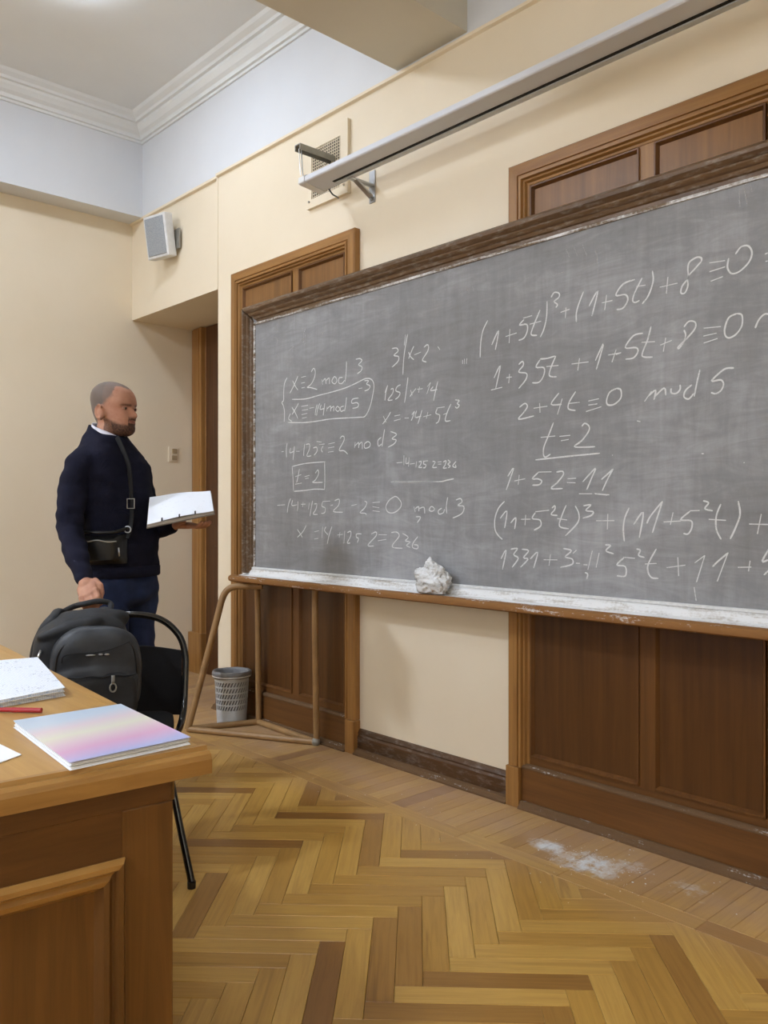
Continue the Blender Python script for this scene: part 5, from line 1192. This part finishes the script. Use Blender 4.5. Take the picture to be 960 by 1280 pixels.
link_mesh(swm, 'sweater', [knit.m], ps, ORG)
hemr = MB().loft([ring(.925, .010, 48), ring(.930, .014, 48), ring(.965, .013, 48), ring(.972, .004, 48)], cap=False)
hemr.obj('hem_band', knit.m, ps, smooth=True)
MB().tube([W3-dirh*.050, W3-dirh*.012], [.034, .031], 18).obj('cuff', knit.m, ps, smooth=True, angle=50)
MB().tube([W4-pd*.055, W4-pd*.012], [.040, .035], 18).obj('cuff', knit.m, ps, smooth=True, angle=50)
# shirt collar, standing round the neck and dipping to the front
cm = plain('white_shirt', srgb(214, 214, 226), .7)
def cring(r, dz, n=40):
    out = []
    for k in range(n):
        a = 2*math.pi*k/n
        q = Df*(math.cos(a)*r*1.05) + Ds*(math.sin(a)*r)
        dip = .42*math.cos(a)*r
        out.append(P_(.004+q.x, q.y, 1.536+dz-dip-.012*max(0, math.cos(a))**6))
    return out
MB().loft([cring(.074, -.022), cring(.0705, .012), cring(.0675, .022), cring(.0645, .020), cring(.066, -.02)], cap=False).obj('shirt_collar', cm, ps, smooth=True)
MB().loft([cring(.084, -.026), cring(.080, -.006), cring(.0755, -.004), cring(.0735, -.02)], cap=False).obj('neck_band', knit.m, ps, smooth=True)
den = Mat('dark_blue_denim', .8, .2); den.color(den.mix(den.fr(den.noise(den.mapping(), 12, 5), .3, .7), srgb(24, 34, 62), srgb(40, 52, 86)))
J = MB(); J.ell(P_(.056, 0, .885), LD(Df.x, Df.y)*.120, LD(Ds.x, Ds.y)*.172, UP*.105, p=2.5)
for hp_, ft in ((HPR, FR_), (HPL, FL_)):
    kn = (hp_+ft)/2+Df*.02
    J.chain([P_(hp_.x, hp_.y, .86), P_(kn.x, kn.y, .48), P_(ft.x, ft.y, .08)], [.094, .072, .060])
jm = remeshed(J, 'trousers', .008, ORG, 4); wrinkle(jm, .012, 12, (1, 1, 1.6), 7)
link_mesh(jm, 'trousers', [den.m], ps, ORG)
for ft in (FR_, FL_):
    S_ = MB(); c3 = P_(ft.x, ft.y, .0); fd = LD(Df.x, Df.y)
    S_.ell(c3+fd*.055+UP*.034, fd*.135, LD(Ds.x, Ds.y)*.046, UP*.034, p=2.6); S_.ell(c3+UP*.06, fd*.055, LD(Ds.x, Ds.y)*.042, UP*.05)
    for v_ in S_.v: v_.z = max(v_.z, .0)
    skin(S_, 'shoe', .007, M['black_plastic'], ps, 2)

# crossbody bag on the belly, hung from a strap
lea = plain('black_leather', srgb(15, 15, 16), .42, bump=.15)
cb = thing('crossbody_bag', surf(.0, 1.04), 'small black crossbody bag hanging at the waist over the sweater', 'bag')
cbm = MB(); NX = 12
grid = []
Zb0, Zb1 = .985, 1.105
for lay, out in ((0, .016), (1, .058)):
    for j in range(7):
        for i in range(NX+1):
            x_ = -.062+.186*i/NX; z_ = Zb0+(Zb1-Zb0)*j/6-.006*(i/NX-.5)*-1
            e_ = min(1, 4*min(i/NX, 1-i/NX)+.25)*min(1, 4*min(j/6, 1-j/6)+.35)
            grid.append(surf(x_, z_, .016+(out-.016)*e_))
n_ = NX+1
fs = []
for lay in (0, 1):
    for j in range(6):
        for i in range(NX):
            a = lay*7*n_+j*n_+i; fs.append((a, a+1, a+n_+1, a+n_) if lay else (a, a+n_, a+n_+1, a+1))
rim = [i for i in range(n_)]+[j*n_+NX for j in range(1, 7)]+[6*n_+i for i in range(NX-1, -1, -1)]+[j*n_ for j in range(5, 0, -1)]
for k in range(len(rim)):
    a, b_ = rim[k], rim[(k+1) % len(rim)]
    fs.append((a, a+7*n_, b_+7*n_, b_))
cbm.add(grid, fs); cbm.obj('pouch', lea, cb, smooth=True, angle=50)
MB().tube(smooth_path([surf(x_, 1.082+.004*math.sin(x_*60), .062) for x_ in (-.045, -.005, .03, .07, .10)], 4), .0028, 8).obj('zipper', M['galv'], cb, smooth=True)
MB().tube([surf(.108, 1.055, .06), surf(.110, 1.02, .06)], .0035, 8).obj('zipper_pull', M['steel'], cb, smooth=True)
sp_ = [surf(.125, 1.09, .03), surf(.133, 1.12, .024), surf(.134, 1.17, .017), surf(.132, 1.22, .015), surf(.128, 1.28, .015), surf(.122, 1.34, .015), surf(.112, 1.40, .016), surf(.098, 1.44, .017), surf(.078, 1.485, .016), surf(.06, 1.515, .012)]
q_ = smooth_path(sp_, 5)
MB().tube(q_, .012, 8, squash=.3).obj('strap', plain('black_webbing', srgb(18, 18, 20), .85), cb, smooth=True)
b_ = [surf(-.06, 1.10, .02), surf(-.03, 1.118, .04), surf(.03, 1.116, .05), surf(.09, 1.118, .045), surf(.127, 1.135, .03)]
MB().tube(smooth_path(b_, 5), .007, 8).obj('strap', lea, cb, smooth=True)
bu = surf(.132, 1.235, .024)
MB().tube([bu+RT*x_+UP*z_ for x_, z_ in ((-.015, -.02), (.015, -.02), (.015, .02), (-.015, .02))], .0025, 8, True).obj('buckle', M['galv'], cb, smooth=True)
ri = surf(.129, 1.128, .034)
MB().tube([ri+RT*.013*math.cos(a)+UP*.013*math.sin(a) for a in [2*math.pi*i/14 for i in range(14)]], .003, 8, True).obj('ring', M['steel'], cb, smooth=True)

# open folder of papers held in his left hand
def AT(u, v, t): return CAMP+(FW+RT*((u-480)/1047)+UP*((640-v)/1047))*t
nl, nr, fr_, fl = [(2.5022, -1.1452, 1.148), (2.5982, -0.8944, 1.2033), (2.4317, -0.8093, 1.2914), (2.3241, -1.0432, 1.2619)]
nl, nr, fr_, fl = Vector(nl), Vector(nr), Vector(fr_), Vector(fl)
bkt = thing('open_folder', (nl+nr+fr_+fl)/4, 'open folder of white pages held in the standing man\'s left hand', 'folder')
nn = (nr-nl).cross(fl-nl).normalized()
def sheet(mb, k0, k1, h0_, h1_, ex=0.0):
    c_ = (nl+nr+fr_+fl)/4; cs = [c_+(p-c_)*(1+ex) for p in (nl, nr, fr_, fl)]
    P = [p+nn*h0_ for p in cs]+[p+nn*h1_ for p in cs]
    return mb.add(P, [(0,3,2,1),(4,5,6,7),(0,1,5,4),(1,2,6,5),(2,3,7,6),(3,0,4,7)])
sheet(MB(), 0, 1, -.016, -.012, .03).obj('cover', plain('grey_card_cover', srgb(128, 120, 112), .6), bkt)
pgs = MB()
for i in range(5): sheet(pgs, 0, 1, -.012+.0024*i, -.0104+.0024*i, -.004*(i % 2))
pgs.obj('page_block', plain('page_edges', srgb(206, 200, 192), .7), bkt)
pp = Mat('printed_page', .6); 
wv = pp.noise(pp.mapping((60, 60, 220)), 1.0, 2, .6)
pp.color(pp.mix(pp.fr(wv, .66, .72, 0, .35), srgb(232, 238, 248), srgb(170, 178, 196)))
pm_ = MB(); NS = 8; vs = []
for h_ in (0.0, .0012):
    for j in (0, 1):
        for i in range(NS+1):
            t = i/NS; a = nl+(nr-nl)*t; b2 = fl+(fr_-fl)*t; p = a+(b2-a)*j
            vs.append(p+nn*(h_+.0005+.007*math.sin(math.pi*t)**2))
q = NS+1; fs = []
for i in range(NS):
    fs += [(i, i+1, q+i+1, q+i), (2*q+i, 3*q+i, 3*q+i+1, 2*q+i+1), (i, 2*q+i, 2*q+i+1, i+1), (q+i, q+i+1, 3*q+i+1, 3*q+i)]
fs += [(0, q, 3*q, 2*q), (NS, 2*q+NS, 3*q+NS, q+NS)]
MB().add(vs, fs).obj('open_page', pp.m, bkt, smooth=True, angle=40)
for k in (.22, .48, .72):
    p = nl+(nr-nl)*k+(fl-nl)*.03+nn*.008
    MB().obox(p, (nr-nl).normalized()*.003, (fl-nl).normalized()*.012, nn*.001).obj('page_mark', M['slot'], bkt)
